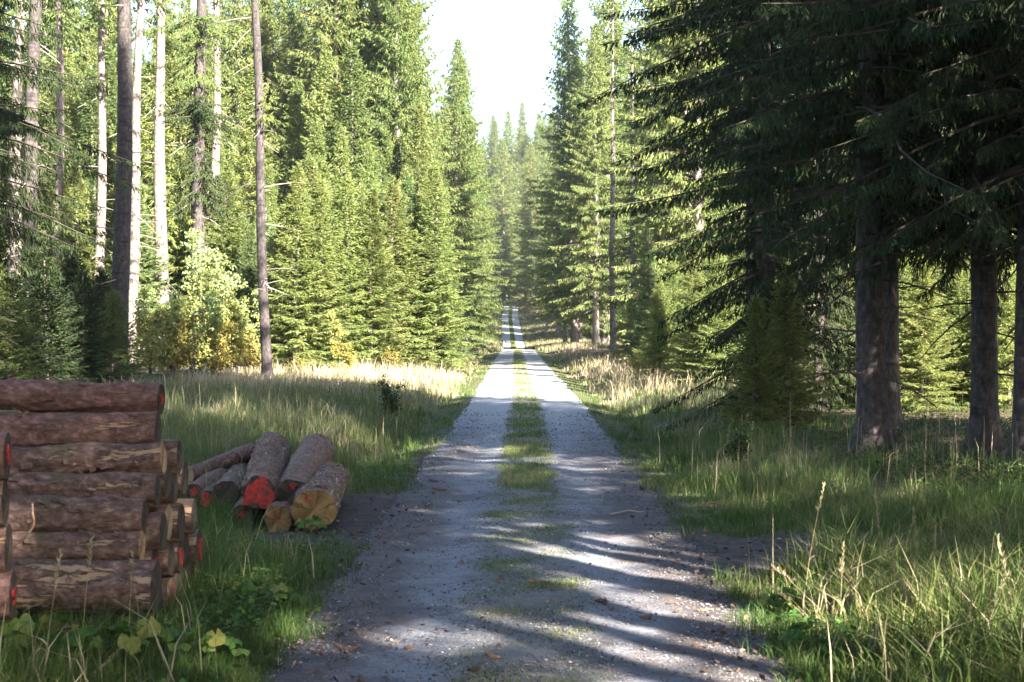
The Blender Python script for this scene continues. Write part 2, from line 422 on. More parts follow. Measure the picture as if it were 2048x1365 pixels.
xs = axis((-600, -300, 100), (-300, -60, 20), (-60, -10, 2.0), (-10, 10, 0.16), (10, 60, 2.0), (60, 300, 20), (300, 600, 100))
ys = axis((-200, 0, 10), (0, 40, 0.25), (40, 130, 0.8), (130, 470, 2.5), (470, 1200, 30))
def ground_z(x, y):
    lat = np.abs(x - cx(y))
    return gz(x, y) - 0.06 * (1 - smooth(1.45, 1.75, lat))
V, q = grid_mesh(xs, ys, ground_z)
b = MB(); b.add(V, [q], smooth=True)
lat = np.abs(V[:, 0] - cx(V[:, 1]))
mud_v = np.maximum(mud(V[:, 0], V[:, 1]), (1 - smooth(1.7, 2.1, lat)) * (1 - smooth(30, 45, V[:, 1])))
ground = link('ground', b.mesh('ground', [M['ground']], {'mud': mud_v, 'forest': np.where(V[:, 0] > cx(V[:, 1]), smooth(3.6, 5.2, lat), smooth(9, 12, lat)) * smooth(19, 24, V[:, 1])}))
tag(ground, kind='structure')

ls = np.concatenate([[-1.82], np.arange(-1.68, 1.69, 0.12), [1.82]])
ys = axis((-30, 0, 2), (0, 45, 0.2), (45, 180, 0.8), (180, 446, 1.5))
L, Y = np.meshgrid(ls, ys)
wid = 1 + 0.05 * wob(np.sign(L) * 3, Y, 0.5) + 0.04 * wob(np.sign(L) * 3, Y, 1.6)
X = cx(Y) + L * wid
Z = gz(X, Y) + 0.006 + 0.012 * wob(X, Y, 3.1, 2.0) * (np.abs(L) < 1.6)
Z = np.where(np.abs(L) > 1.7, Z - 0.09, Z)
ny, nx = L.shape
i = np.arange(ny - 1)[:, None]; j = np.arange(nx - 1)[None, :]
q = np.stack([i * nx + j, i * nx + j + 1, (i + 1) * nx + j + 1, (i + 1) * nx + j], -1).reshape(-1, 4)
b = MB(); b.add(np.stack([X, Y, Z], -1).reshape(-1, 3), [q], smooth=True)
road = link('road', b.mesh('road', [M['road']], {'lat': L.ravel()}))
tag(road, kind='structure')

def G(x, y): return float(gz(x, y))
def at(px, y):
    """world x of a photo column at depth y"""
    return (px - 1024.0) / F_PX * y
def zat(py, y):
    return CAM_H - (py - HOR) / F_PX * y

# ------------------------------------------------------------------ spruces
def crown(seed, H, zb, R, prof, dz, nb, tstep, tlen, sw, droop, hang, el_top, el_bot, mats, bare=0.15, zmin_len=0.25, keep=1.0, sub=2, lean=(0, 0), sizes=(0.65, 1.15)):
    rng = np.random.default_rng(seed)
    b = MB()
    P0, P1, WD, UP = [], [], [], []
    z = zb
    while z < H - 0.25:
        t = (z - zb) / (H - zb)
        Lm = max(zmin_len, R * prof(t))
        ph = rng.uniform(0, 2 * PI)
        for k in range(nb):
            if rng.random() > keep: continue
            az = ph + 2 * PI * k / nb + rng.uniform(-0.45, 0.45)
            l = Lm * rng.uniform(*sizes)
            zz = z + rng.uniform(-0.45, 0.45) * dz
            el = el_bot + (el_top - el_bot) * t + rng.uniform(-0.14, 0.14)
            n = max(5, int(l / tstep))
            s = np.linspace(0.0, 1, n)
            dr = droop * (1 - 0.8 * t)
            r = l * s * math.cos(el)
            zc = zz + l * (math.sin(el) * s - dr * s ** 2 + 0.55 * dr * s ** 3)
            wig = 0.06 * l * np.sin(s * rng.uniform(2, 5) + rng.uniform(0, 6))
            ca, sa = math.cos(az), math.sin(az)
            lx = lean[0] * zz / H; ly = lean[1] * zz / H
            P = np.stack([r * ca - wig * sa + lx, r * sa + wig * ca + ly, zc], -1)
            T = norm(np.gradient(P, axis=0))
            side = np.array([-sa, ca, 0.0])
            r0 = 0.008 + 0.007 * l
            ii = np.unique(np.linspace(0, n - 1, 5).astype(int))
            b.add(*tube(P[ii], r0 * (1 - 0.85 * s[ii]), 3, cap=False), mi=1)
            m = s > bare * (0.4 + rng.random())
            for sg in (-1, 1):
                Pm = P[m] + rng.normal(0, 0.015, (m.sum(), 3)); Tm = T[m]; sm = s[m]
                nn = len(Pm)
                if nn == 0: continue
                ln = tlen * (1.1 - 0.75 * sm) * rng.uniform(0.5, 1.2, nn) * min(1.0, 0.35 + l / 2.2)
                d = norm(Tm * 0.65 + side * sg * rng.uniform(0.5, 1.0, (nn, 1)) + np.array([0, 0, -1.0]) * (hang * rng.uniform(0.2, 1.3, nn))[:, None] + rng.normal(0, 0.16, (nn, 3)))
                E = Pm + d * ln[:, None]
                P0.append(Pm); P1.append(E); WD.append(np.full(nn, sw) * rng.uniform(0.8, 1.2, nn)); UP.append(np.zeros(nn))
                for q_ in range(sub):
                    f = rng.uniform(0.15, 0.8, nn)
                    B0 = Pm + d * (ln * f)[:, None]
                    pr = norm(np.cross(d, np.array([0, 0, 1.0])))
                    d2 = norm(d * 0.65 + pr * rng.choice([-1, 1], nn)[:, None] * rng.uniform(0.35, 0.9, nn)[:, None] + np.array([0, 0, -1.0]) * (hang * rng.uniform(0.3, 1.5, nn))[:, None] + rng.normal(0, 0.12, (nn, 3)))
                    l2 = np.maximum(ln * rng.uniform(0.35, 0.75, nn), 0.07)
                    P0.append(B0); P1.append(B0 + d2 * l2[:, None]); WD.append(np.full(nn, sw * 0.85)); UP.append(np.ones(nn))
            P0.append(P[-2:-1]); P1.append(P[-1:] + T[-1:] * tlen * 0.4); WD.append(np.array([sw])); UP.append(np.zeros(1))
        z += dz * (1.0 - 0.35 * t)
    # leader
    top = np.array([[lean[0], lean[1], H - 0.5]])
    for k in range(10):
        a = rng.uniform(0, 6.28)
        zz = H - 0.45 + 0.4 * k / 10
        p = np.array([[lean[0], lean[1], zz]])
        P0.append(p); P1.append(p + np.array([[math.cos(a) * 0.13, math.sin(a) * 0.13, 0.12]])); WD.append(np.array([sw * 0.8])); UP.append(np.ones(1))
    P0.append(top); P1.append(top + np.array([[0, 0, 0.65]])); WD.append(np.array([sw])); UP.append(np.zeros(1))
    P0 = np.concatenate(P0); P1 = np.concatenate(P1); WD = np.concatenate(WD); UP = np.concatenate(UP)
    n = len(P0)
    D = norm(P1 - P0)
    rv = norm(rng.normal(0, 1, (n, 3)) + np.array([0, 0, 0.6]))
    U = norm(np.cross(D, rv)); Vv = np.cross(D, U)
    clump = 0.5 + 0.28 * np.sin(P0[:, 0] * 2.1 + P0[:, 2] * 1.3) * np.sin(P0[:, 1] * 1.9 - P0[:, 2] * 1.7 + 1)
    tint = np.clip(clump + rng.normal(0, 0.16, n), 0, 0.95)
    tint = np.where(rng.random(n) < 0.025, 1.0, tint)
    def quads(A, Bv, Uv, w, tt):
        nn = len(A)
        mid = A * 0.55 + Bv * 0.45
        mid = mid + np.array([0, 0, -0.015])
        Vs = np.stack([A, mid + Uv * w[:, None] * 0.5, Bv, mid - Uv * w[:, None] * 0.5], 1).reshape(-1, 3)
        b.add(Vs, [np.arange(nn * 4).reshape(-1, 4)], 0, tt)
    quads(P0, P1, U, WD, tint)
    m = UP < 0.5
    quads(P0[m], P1[m], Vv[m], WD[m], tint[m])
    return b.mesh('crown', mats)

def trunk(seed, H, r0, mats, rings=26, seg=14, flare=0.5, lean=(0, 0), stubs=0, stub_z=(1, 10), stub_l=(0.2, 0.9), r_top=0.03, bend=0.06):
    rng = np.random.default_rng(seed)
    b = MB()
    zs = np.concatenate([[-0.4, 0, 0.12, 0.3, 0.6, 1.0], np.linspace(1.6, H, rings)])
    rad = r_top + (r0 - r_top) * (1 - zs / H).clip(0) ** 0.8 + flare * r0 * np.exp(-np.maximum(zs, 0) / 0.35)
    bx = lean[0] * zs / H + bend * np.sin(zs * 0.45 + seed); by = lean[1] * zs / H + bend * np.cos(zs * 0.38 + seed)
    bx -= bend * math.sin(seed); by -= bend * math.cos(seed)
    th = np.linspace(0, 2 * PI, seg, endpoint=False)
    ph = rng.uniform(0, 6, 3)
    k = 1 + 0.04 * np.sin(th * 3 + ph[0])[None, :] + 0.03 * rng.normal(0, 1, (len(zs), seg)) + (0.22 * np.sin(th * 5 + ph[1]) * flare)[None, :] * np.exp(-np.maximum(zs, 0) / 0.3)[:, None]
    R = rad[:, None] * k
    V = np.stack([bx[:, None] + R * np.cos(th), by[:, None] + R * np.sin(th), np.broadcast_to(zs[:, None], R.shape)], -1).reshape(-1, 3)
    n = len(zs)
    i = np.arange(n - 1)[:, None]; j = np.arange(seg)[None, :]
    q = np.stack([i * seg + j, i * seg + (j + 1) % seg, (i + 1) * seg + (j + 1) % seg, (i + 1) * seg + j], -1).reshape(-1, 4)
    b.add(V, [q], smooth=True)
    for s in range(stubs):
        z = rng.uniform(*stub_z); a = rng.uniform(0, 2 * PI); l = rng.uniform(*stub_l) * rng.uniform(0.5, 1.3)
        cxx, cyy, rr = np.interp(z, zs, bx), np.interp(z, zs, by), np.interp(z, zs, rad)
        e0 = rng.uniform(-0.75, 0.3)
        t = np.linspace(0, 1, 4)
        rad_d = rr * 0.8 + l * t * math.cos(e0)
        pts = np.stack([cxx + rad_d * math.cos(a) + 0.08 * l * np.sin(t * 4) * -math.sin(a), cyy + rad_d * math.sin(a), z + l * t * math.sin(e0) - 0.12 * l * t * t], -1)
        b.add(*tube(pts, 0.011 * (1 - 0.8 * t) + 0.003 + 0.003 * l, 4, cap=False), mi=1)
    return b.mesh('trunk', mats)

pr_cone = lambda t: (1 - t) ** 0.68
pr_big = lambda t: (1 - t) ** 0.62 * (0.78 + 0.22 * min(1, t / 0.12))
pr_young = lambda t: (1 - t) ** 0.74 * (0.85 + 0.15 * min(1, t / 0.08))

def twigm(n): return [M[n], M['twig']]
PROTO = {}
# the big dark spruces by the road: long hanging branches from about head height upwards
for k in range(5):
    PROTO['big%d' % k] = [('trunk', trunk(10 + k, 31, 0.255, [M['bark_shaded'], M['twig']], stubs=40, stub_z=(1.2, 7), stub_l=(0.3, 1.4), flare=0.85)),
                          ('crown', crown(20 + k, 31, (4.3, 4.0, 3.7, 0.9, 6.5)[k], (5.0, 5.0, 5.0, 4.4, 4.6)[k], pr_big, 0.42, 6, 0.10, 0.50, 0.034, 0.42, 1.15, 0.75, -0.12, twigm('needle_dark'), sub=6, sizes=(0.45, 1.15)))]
# tall forest spruces with a lit yellow-green crown
for k in range(4):
    PROTO['tall%d' % k] = [('trunk', trunk(30 + k, 29, 0.27, [M['bark_mid'], M['twig_dead']], stubs=30, stub_z=(1.5, 9), stub_l=(0.4, 1.6))),
                           ('crown', crown(40 + k, 29, (2.4, 4.5, 8.5, 1.2)[k], (4.3, 4.1, 3.9, 4.5)[k], pr_big, 0.58, 7, 0.16, 0.80, 0.072, 0.42, 1.25, 0.8, -0.12, twigm('needle_mid'), sub=5, keep=0.9, sizes=(0.45, 1.2)))]
# young spruces, branched to the ground
for k in range(4):
    PROTO['young%d' % k] = [('trunk', trunk(50 + k, 9.4, 0.10, [M['bark_mid'], M['twig']], rings=12, seg=8, flare=0.25)),
                            ('crown', crown(60 + k, 9.5, 0.30, (2.4, 2.2, 2.6, 2.0)[k], pr_young, 0.30, 8, 0.10, 0.50, 0.048, 0.18, 0.35, 0.95, 0.02, twigm(('needle_light', 'needle_blue', 'needle_light', 'needle_light')[k]), sub=5, sizes=(0.5, 1.2)))]
# slender pole-stage spruces behind them
for k in range(4):
    PROTO['pole%d' % k] = [('trunk', trunk(70 + k, 17.4, 0.13, [M['bark_mid'], M['twig_dead']], rings=18, seg=9, flare=0.25, stubs=20, stub_z=(1, 5), stub_l=(0.3, 1.0))),
                           ('crown', crown(80 + k, 17.5, (0.8, 2.0, 0.6, 2.6)[k], (2.8, 2.5, 2.9, 2.4)[k], pr_cone, 0.44, 7, 0.14, 0.65, 0.068, 0.28, 0.7, 0.9, -0.02, twigm(('needle_light', 'needle_mid', 'needle_light', 'needle_light')[k]), sub=5, sizes=(0.5, 1.2)))]
# small shaded spruces of the thicket
for k in range(3):
    PROTO['small%d' % k] = [('trunk', trunk(90 + k, 4.4, 0.055, [M['bark_dark'], M['twig']], rings=8, seg=7, flare=0.2)),
                            ('crown', crown(95 + k, 4.5, 0.15, (1.6, 1.45, 1.75)[k], pr_young, 0.20, 8, 0.085, 0.40, 0.042, 0.14, 0.25, 0.9, 0.12, twigm(('needle_dark', 'needle_light', 'needle_mid')[k]), sub=3))]
for k in range(2):
    PROTO['high%d' % k] = [('crown', crown(110 + k, 29, 17.5 + k, 2.2, pr_cone, 0.55, 5, 0.19, 0.75, 0.10, 0.35, 0.7, 0.8, -0.2, twigm('needle_mid'), keep=0.45))]

PROTO['bare'] = [('trunk', trunk(130, 30, 0.22, [M['bark_dark'], M['twig']], stubs=10, stub_z=(2, 9), stub_l=(0.3, 1.0))),
                 ('crown', crown(131, 30, 12.0, 2.7, pr_big, 0.5, 6, 0.19, 0.9, 0.11, 0.38, 0.8, 0.8, -0.1, twigm('needle_dark'), sub=3))]
PROTO['stem'] = [('trunk', trunk(140, 29, 0.26, [M['bark_pale'], M['twig_dead']], stubs=24, stub_z=(2, 14), stub_l=(0.4, 1.4))), PROTO['high0'][0]]

def put(proto, x, y, label, cat='tree', group=None, s=1.0, sz=None, rz=None, name='spruce_tree', mats=None):
    r = random.Random(int(x * 977 + y * 131))
    o = empty(name, (x, y, G(x, y)), r.uniform(0, 6.28) if rz is None else rz)
    o.rotation_euler[0] = r.gauss(0, 0.012); o.rotation_euler[1] = r.gauss(0, 0.012)
    wide = 1.18 if proto[:4] in ('youn', 'pole', 'tall') else 1.0
    o.scale = (s * wide, s * wide, sz if sz else s)
    tag(o, label, cat, group)
    for nm, me in PROTO[proto]:
        c = link(nm, me, o)
    return o

rnd = random.Random(7)

# --- the three big dark trunks on the right verge
put('big0', at(1748, 28.3), 28.3, 'thick dark spruce trunk standing alone on the right verge, widest trunk right of the road', group=None, s=0.98, rz=0.3)
put('big1', at(1781, 31.5), 31.5, 'dark spruce half hidden directly behind the thick trunk on the right verge', s=0.66, sz=1.0, rz=2.2)
put('big2', at(1968, 27.6), 27.6, 'dark spruce trunk with a lit bough across it near the right edge of the photo', s=0.86, sz=1.0, rz=4.0)
put('big0', at(2052, 26.6), 26.6, 'dark spruce trunk cut off by the right edge of the photo', s=0.8, sz=1.0, rz=5.1)
put('big3', at(1535, 36.0), 36.0, 'spruce with low sweeping dark boughs between the road and the thick trunk', s=0.60, sz=0.85, rz=1.2)
put('big3', at(1640, 42), 42, 'dark spruce branched to the ground behind the low sweeping boughs', s=0.52, sz=0.75, rz=2.6)
put('stem', at(1628, 58), 58, 'slim brown spruce trunk among dark boughs, left of the thick trunk', s=0.62, sz=0.9, rz=3.3)
put('big4', at(1510, 39.2), 39.2, 'dark spruce whose high boughs reach out towards the sky gap over the verge', s=1.0, rz=0.7)
# trees of the same verge that stand beside and behind the photographer and throw the shade
put('big0', 9.2, 23.7, 'unseen spruce added to keep sun off the foot of the thick trunk', s=0.42, sz=0.6, rz=1.0)  # added out of view to block sun from the thick trunk's foot
shade = [(9.5, 20), (13, 29), (8.5, 11), (12.5, 14.5), (14, 7.5), (19, 12), (17, 21), (14.5, 24.5), (10, -16), (16, -14), (22, -8), (24, 6), (11, 31.5), (10.5, 6.5), (8.5, -4.6)]
for i, (x, y) in enumerate(shade):
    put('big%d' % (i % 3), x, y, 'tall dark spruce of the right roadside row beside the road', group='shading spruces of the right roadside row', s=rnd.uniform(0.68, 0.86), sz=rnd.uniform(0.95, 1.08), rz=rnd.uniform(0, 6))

for i, (x, y) in enumerate([(-8.5, 3), (-12.5, 7), (-11, -3), (-7.5, -9), (-13, -12), (-6, -18), (-15, 1), (-1.5, -24), (5, -26), (-10, -24), (-17, 14)]):  # unseen trees added to block low skylight and darken the foreground
    put('big%d' % (i % 3), x, y, 'unseen tall spruce added to block low skylight on the foreground', group='added spruces blocking skylight', s=rnd.uniform(0.8, 1.0), rz=rnd.uniform(0, 6))
for i, (x, y) in enumerate([(11, -3.2), (10.4, -0.9), (9.2, 1.6), (12.5, -4.5), (9.5, 3.2), (8.8, 5.2), (9.9, 2.0), (8.9, 5.9)]):
    put('bare', x, y, 'spruce with a clean stem below a high dark crown in the right roadside row', group='clean stemmed spruces of the right roadside row', s=rnd.uniform(0.85, 1.0), rz=rnd.uniform(0, 6))

# --- left: tall bare trunks, crowns above the picture
def tall_trunk(px0, px7, wpx, d, mat, label, seed, H=29, kcrown=0, stubs=26, low=None):
    """px0 and px7: photo columns of the stem at rows 0 and 700"""
    z0, z7 = zat(0, d), zat(700, d)
    xb = at(px7, d) ; lean = (at(px0, d) - at(px7, d)) * H / (z0 - z7)
    r = wpx / F_PX * d / 2
    g = G(xb, d)
    o = empty('spruce_tree', (xb, d, g))
    tag(o, label, 'tree')
    link('trunk', trunk(seed, H, r * 1.12, [M[mat], M['twig_dead']], stubs=stubs, stub_z=(3, 15), stub_l=(0.4, 1.6), flare=0.3, lean=(lean, 0), r_top=0.06, bend=0.05, rings=40), o)
    c = link('crown', PROTO['high%d' % kcrown][0][1], o)
    c.location = (lean * 0.75, 0, 0); c.rotation_euler = (0, 0, seed)
    if low:
        for (za, zb, R, nb, mt) in low:
            link('bough', crown(seed + 5, zb, za, R, lambda t: 0.75 + 0.25 * math.sin(t * 9), 0.42, nb, 0.11, 0.5, 0.05, 0.5, 0.9, -0.1, -0.35, twigm(mt), keep=0.75, bare=0.05), o)
    return o
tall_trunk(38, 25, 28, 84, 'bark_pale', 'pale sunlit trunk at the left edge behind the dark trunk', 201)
tall_trunk(72, 60, 29, 56, 'bark_shaded', 'dark shaded trunk near the left edge, rising out of the spruce thicket', 202, kcrown=1)
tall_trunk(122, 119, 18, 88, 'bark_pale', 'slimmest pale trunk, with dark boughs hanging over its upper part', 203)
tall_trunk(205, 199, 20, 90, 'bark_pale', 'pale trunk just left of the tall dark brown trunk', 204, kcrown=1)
tall_trunk(246, 238, 34, 57, 'bark_shaded', 'tall thick dark brown trunk, clean of branches, left of the pale leaning one', 205, stubs=8)
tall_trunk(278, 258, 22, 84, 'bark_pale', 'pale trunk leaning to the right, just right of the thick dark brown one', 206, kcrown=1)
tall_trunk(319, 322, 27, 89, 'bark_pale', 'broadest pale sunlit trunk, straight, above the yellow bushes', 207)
tall_trunk(402, 398, 29, 74, 'bark_shaded', 'grey trunk with bushy tufts of boughs hanging along its upper stem', 208, kcrown=1, low=[(4.2, 7.0, 0.9, 6, 'needle_mid'), (7.6, 12.2, 2.0, 10, 'needle_dark'), (13.0, 16.0, 2.2, 9, 'needle_mid')])
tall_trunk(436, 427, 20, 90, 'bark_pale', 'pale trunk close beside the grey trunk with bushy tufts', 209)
tall_trunk(512, 536, 19, 64, 'bark_shaded', 'thin dark trunk leaning left with short stubs, right end of the bare trunks', 210, kcrown=1, stubs=34, low=[(9.5, 11.2, 0.8, 4, 'needle_light')])

# dark tree hanging into the top left corner
put('big1', at(-40, 41), 41, 'dark spruce hanging its drooping boughs into the top left corner', s=0.82, sz=1.0, rz=1.0)
put('big0', at(-190, 47), 47, 'dark spruce standing at the left beyond the log stack', group=None, s=0.8, sz=1.0, rz=2.0)

# --- left: dark spruce thicket below the trunks
for i, (px, d, s) in enumerate([(20, 46, 0.75), (95, 48, 0.88), (165, 51, 0.82), (225, 53, 0.7), (60, 54, 1.0), (140, 57, 1.0), (-30, 50, 1.0), (205, 60, 0.9)]):
    put('small%d' % (0 if i % 3 else 2), at(px, d), d, 'small dark spruce in the shaded thicket behind the log stack', group='small spruces of the thicket behind the log stack', s=s, rz=rnd.uniform(0, 6))

# --- left: the bright wall of young spruces
named = [
    ('young1', 822, 86, 1.02, 'blue-green young spruce with a broad skirt, nearest the road in the bright stand'),
    ('young0', 786, 84, 0.98, 'young spruce with a tall yellowish leader beside the blue-green one by the road'),
    ('young2', 868, 92, 0.80, 'short young spruce at the roadside corner of the bright stand'),
    ('young3', 740, 82, 0.92, 'slim young spruce behind the small yellow tree in the bright stand'),
    ('young2', 690, 82, 1.0, 'bushy light green young spruce behind the small yellow tree'),
    ('young0', 640, 80, 0.95, 'light green young spruce at the front edge, right of the thin leaning trunk'),
    ('young3', 590, 79, 1.0, 'narrow light green young spruce next to the thin leaning trunk'),
    ('young2', 560, 81, 0.7, 'low young spruce at the foot of the thin leaning trunk'),
]
for pr, px, d, s, lab in named:
    put(pr, at(px, d), d, lab, s=s, rz=rnd.uniform(0, 6), name='young_spruce_tree')
pts = [(at(px, d), d) for _, px, d, _, _ in named]
def scatter(n, xr, yr, mind, ok, tries=4000):
    out = []
    for _ in range(tries):
        if len(out) >= n: break
        y = rnd.uniform(*yr); x = rnd.uniform(*xr(y)) if callable(xr) else rnd.uniform(*xr)
        if not ok(x, y): continue
        if all((x - a) ** 2 + (y - c) ** 2 > mind ** 2 for a, c in pts):
            pts.append((x, y)); out.append((x, y))
    return out
for x, y in scatter(22, lambda y: (at(-60, y), at(560, y)), (86, 98), 2.0, lambda x, y: True):
    k = rnd.randrange(4)
    put('young%d' % k, x, y, 'yellow-green young spruce low behind the pale bare trunks', group='young spruces low behind the pale trunks', s=rnd.uniform(0.75, 1.15), name='young_spruce_tree')
for x, y in scatter(34, lambda y: (at(545, y), at(875, y)), (84, 96), 1.35, lambda x, y: True):
    k = rnd.randrange(4)
    put('young%d' % k, x, y, 'yellow-green young spruce in the closed front of the bright stand', group='young spruces in the closed front of the bright stand', s=rnd.uniform(0.5, 1.15), name='young_spruce_tree')
for x, y in scatter(46, lambda y: (at(-80, y), at(850, y)), (92, 112), 2.0, lambda x, y: True):
    k = rnd.randrange(4)
    put('pole%d' % k, x, y, 'slender sunlit spruce in the crowded bright stand left of the road', group='slender spruces of the bright stand', s=rnd.uniform(0.62, 1.15))
for x, y in scatter(62, lambda y: (at(-100, y), at(800, y)), (112, 150), 2.5, lambda x, y: True):
    k = rnd.randrange(4)
    put('tall%d' % k if rnd.random() < 0.7 else 'pole%d' % k, x, y, 'tall sunlit spruce at the back of the bright stand, its top above the picture', group='tall spruces at the back of the bright stand', s=rnd.uniform(0.8, 1.15))

# --- left row along the road, receding
left_row = [
    ('tall3', 560, 136, 1.15, 'tall dense spruce high behind the thin leaning trunk'),
    ('tall0', 610, 142, 1.18, 'tall dense spruce right of the top of the thin leaning trunk'),
    ('tall0', 928, 172, 1.02, 'sunlit spruce stepping down towards the sky gap, left of the road'),
    ('tall3', 690, 120, 1.12, 'tall dense spruce filling the top of the picture left of the sky gap'),
    ('tall0', 815, 124, 1.12, 'tallest yellow-green spruce directly bordering the sky gap on the left'),
    ('tall0', 775, 118, 1.0, 'tall yellow-green spruce whose crown edge borders the sky on the left'),
    ('tall3', 862, 128, 0.62, 'mid-sized sunlit spruce in front of the dark row left of the road'),
    ('tall3', 905, 150, 0.95, 'tall spruce with an ochre tinged top left of the sky gap'),
    ('tall0', 925, 165, 0.72, 'rounded yellow-green spruce beside the dark roadside spruces'),
    ('tall3', 942, 178, 0.85, 'dark roadside spruce left of the road just before the dip'),
    ('tall0', 905, 190, 0.9, 'spruce second from the road before the dip, left side'),
    ('tall3', 962, 214, 1.0, 'spruce with a thin pointed top standing up in the sky gap'),
    ('tall0', 975, 240, 0.9, 'dark spruce left of the road at the foot of the rise'),
    ('tall3', 978, 275, 1.05, 'dark spruce left of the road on the rise'),
    ('tall0', 982, 310, 1.1, 'dark spruce left of the road halfway up the rise'),
    ('tall3', 984, 345, 1.15, 'dark spruce left of the road near the top of the rise'),
    ('tall3', 992, 352, 1.25, 'dark spruce overhanging the far road from the left below the hilltop'),
    ('tall3', 1006, 408, 1.35, 'dark spruce leaning over the bend at the top of the rise, left side'),
    ('tall0', 1052, 415, 1.35, 'dark spruce closing the track at the top of the rise, right side'),
    ('tall0', 986, 385, 1.2, 'dark spruce left of the road at the top of the rise'),
]
for pr, px, d, s, lab in left_row:
    if 200 < d < 402: pr, px = 'tall1', 1024 + (float(cx(d)) - 7.2 - 0.6 * (d % 7) / 3) / d * F_PX
    put(pr, at(px, d), d, lab, s=s, rz=rnd.uniform(0, 6)); pts.append((at(px, d), d))
for x, y in scatter(46, lambda y: (cx(y) - 28, cx(y) - 10.5), (145, 400), 4.2, lambda x, y: True):
    put('tall%d' % rnd.choice([0, 1, 3]), x, y, 'distant spruce in the forest left of the far road', group='distant spruces left of the far road', s=rnd.uniform(0.9, 1.15))
# trees closing the view where the road bends away
for x, y in scatter(40, (-20, 30), (426, 480), 3.2, lambda x, y: abs(x - float(cx(y))) > 3):
    put('tall%d' % rnd.choice([0, 1, 3]), x, y, 'far spruce closing the view at the bend at the end of the road', group='far spruces at the end of the road', s=rnd.uniform(1.1, 1.35))

# --- right row along the road, receding
right_row = [
    ('tall0', 1212, 172, 1.36, 'broad tall spruce rising behind the free pale trunk into the sky'),
    ('tall1', 1150, 178, 1.3, 'very tall spruce whose crown edge borders the sky gap on the right'),
    ('tall0', 1400, 92, 1.0, 'first tall spruce of the forest edge behind the young spruces on the right'),
    ('tall0', 1330, 126, 1.1, 'dense tall spruce right of the pale slim trunk, deep in the forest edge'),
    ('tall0', 1190, 200, 1.25, 'tall dense spruce behind the long sunlit boughs, bordering the sky gap on the right'),
    ('tall3', 1145, 235, 1.2, 'dark pointed spruce bordering the sky gap low on the right'),
    ('stem', 1226, 150, 1.1, 'pale sunlit trunk standing free at the right roadside beyond the dry grass'),
    ('tall1', 1192, 168, 1.1, 'dark trunk left of the free pale one, with long sunlit boughs towards the road'),
    ('stem', 1268, 118, 0.85, 'pale slim trunk right of the free-standing one, rising from green young spruces'),
    ('tall1', 1160, 186, 1.1, 'dark trunk in the shade right of the road before the dip'),
    ('tall3', 1128, 214, 1.05, 'dark dense spruce right of the road at the dip'),
    ('tall0', 1110, 245, 1.05, 'dark spruce right of the road at the foot of the rise'),
    ('tall3', 1098, 280, 1.1, 'dark spruce right of the road on the rise'),
    ('tall0', 1088, 318, 1.15, 'dark spruce right of the road halfway up the rise'),
    ('tall3', 1080, 355, 1.15, 'dark spruce right of the road near the top of the rise'),
    ('tall3', 1066, 366, 1.25, 'dark spruce overhanging the far road from the right below the hilltop'),
    ('tall0', 1075, 390, 1.2, 'dark spruce right of the road at the top of the rise'),
    ('tall2', 1340, 112, 1.0, 'tall spruce among the dark boughs right of the pale slim trunk'),
    ('tall1', 1380, 100, 0.95, 'spruce with a flecked trunk glimpsed between the dark boughs'),
]
for pr, px, d, s, lab in right_row:
    if 200 < d < 402 and px > 1066: pr, px = 'tall1', 1024 + (float(cx(d)) + 7.4 + 0.6 * (d % 7) / 3) / d * F_PX
    put(pr, at(px, d), d, lab, s=s, rz=rnd.uniform(0, 6)); pts.append((at(px, d), d))
for x, y in scatter(44, lambda y: (cx(y) + 11, cx(y) + 34), (178, 400), 4.2, lambda x, y: True):
    put('tall%d' % rnd.choice([0, 1, 3]), x, y, 'distant spruce in the forest right of the far road', group='distant spruces right of the far road', s=rnd.uniform(0.9, 1.15))
for x, y in scatter(22, lambda y: (at(1420, y), at(2150, y)), (92, 140), 4.2, lambda x, y: True):
    put('tall%d' % rnd.choice([0, 1, 2, 3]), x, y, 'spruce deep in the forest behind the dark boughs on the right', group='spruces deep in the forest on the right', s=rnd.uniform(0.85, 1.05))
# trunks glimpsed between the right hand trees
put('stem', at(1850, 62), 62, 'pinkish lit trunk glimpsed between the thick trunk and the next one', s=0.95, rz=2.0)
put('stem', at(2022, 66), 66, 'reddish lit trunk glimpsed behind the trunks at the right edge', s=1.0, rz=4.0)

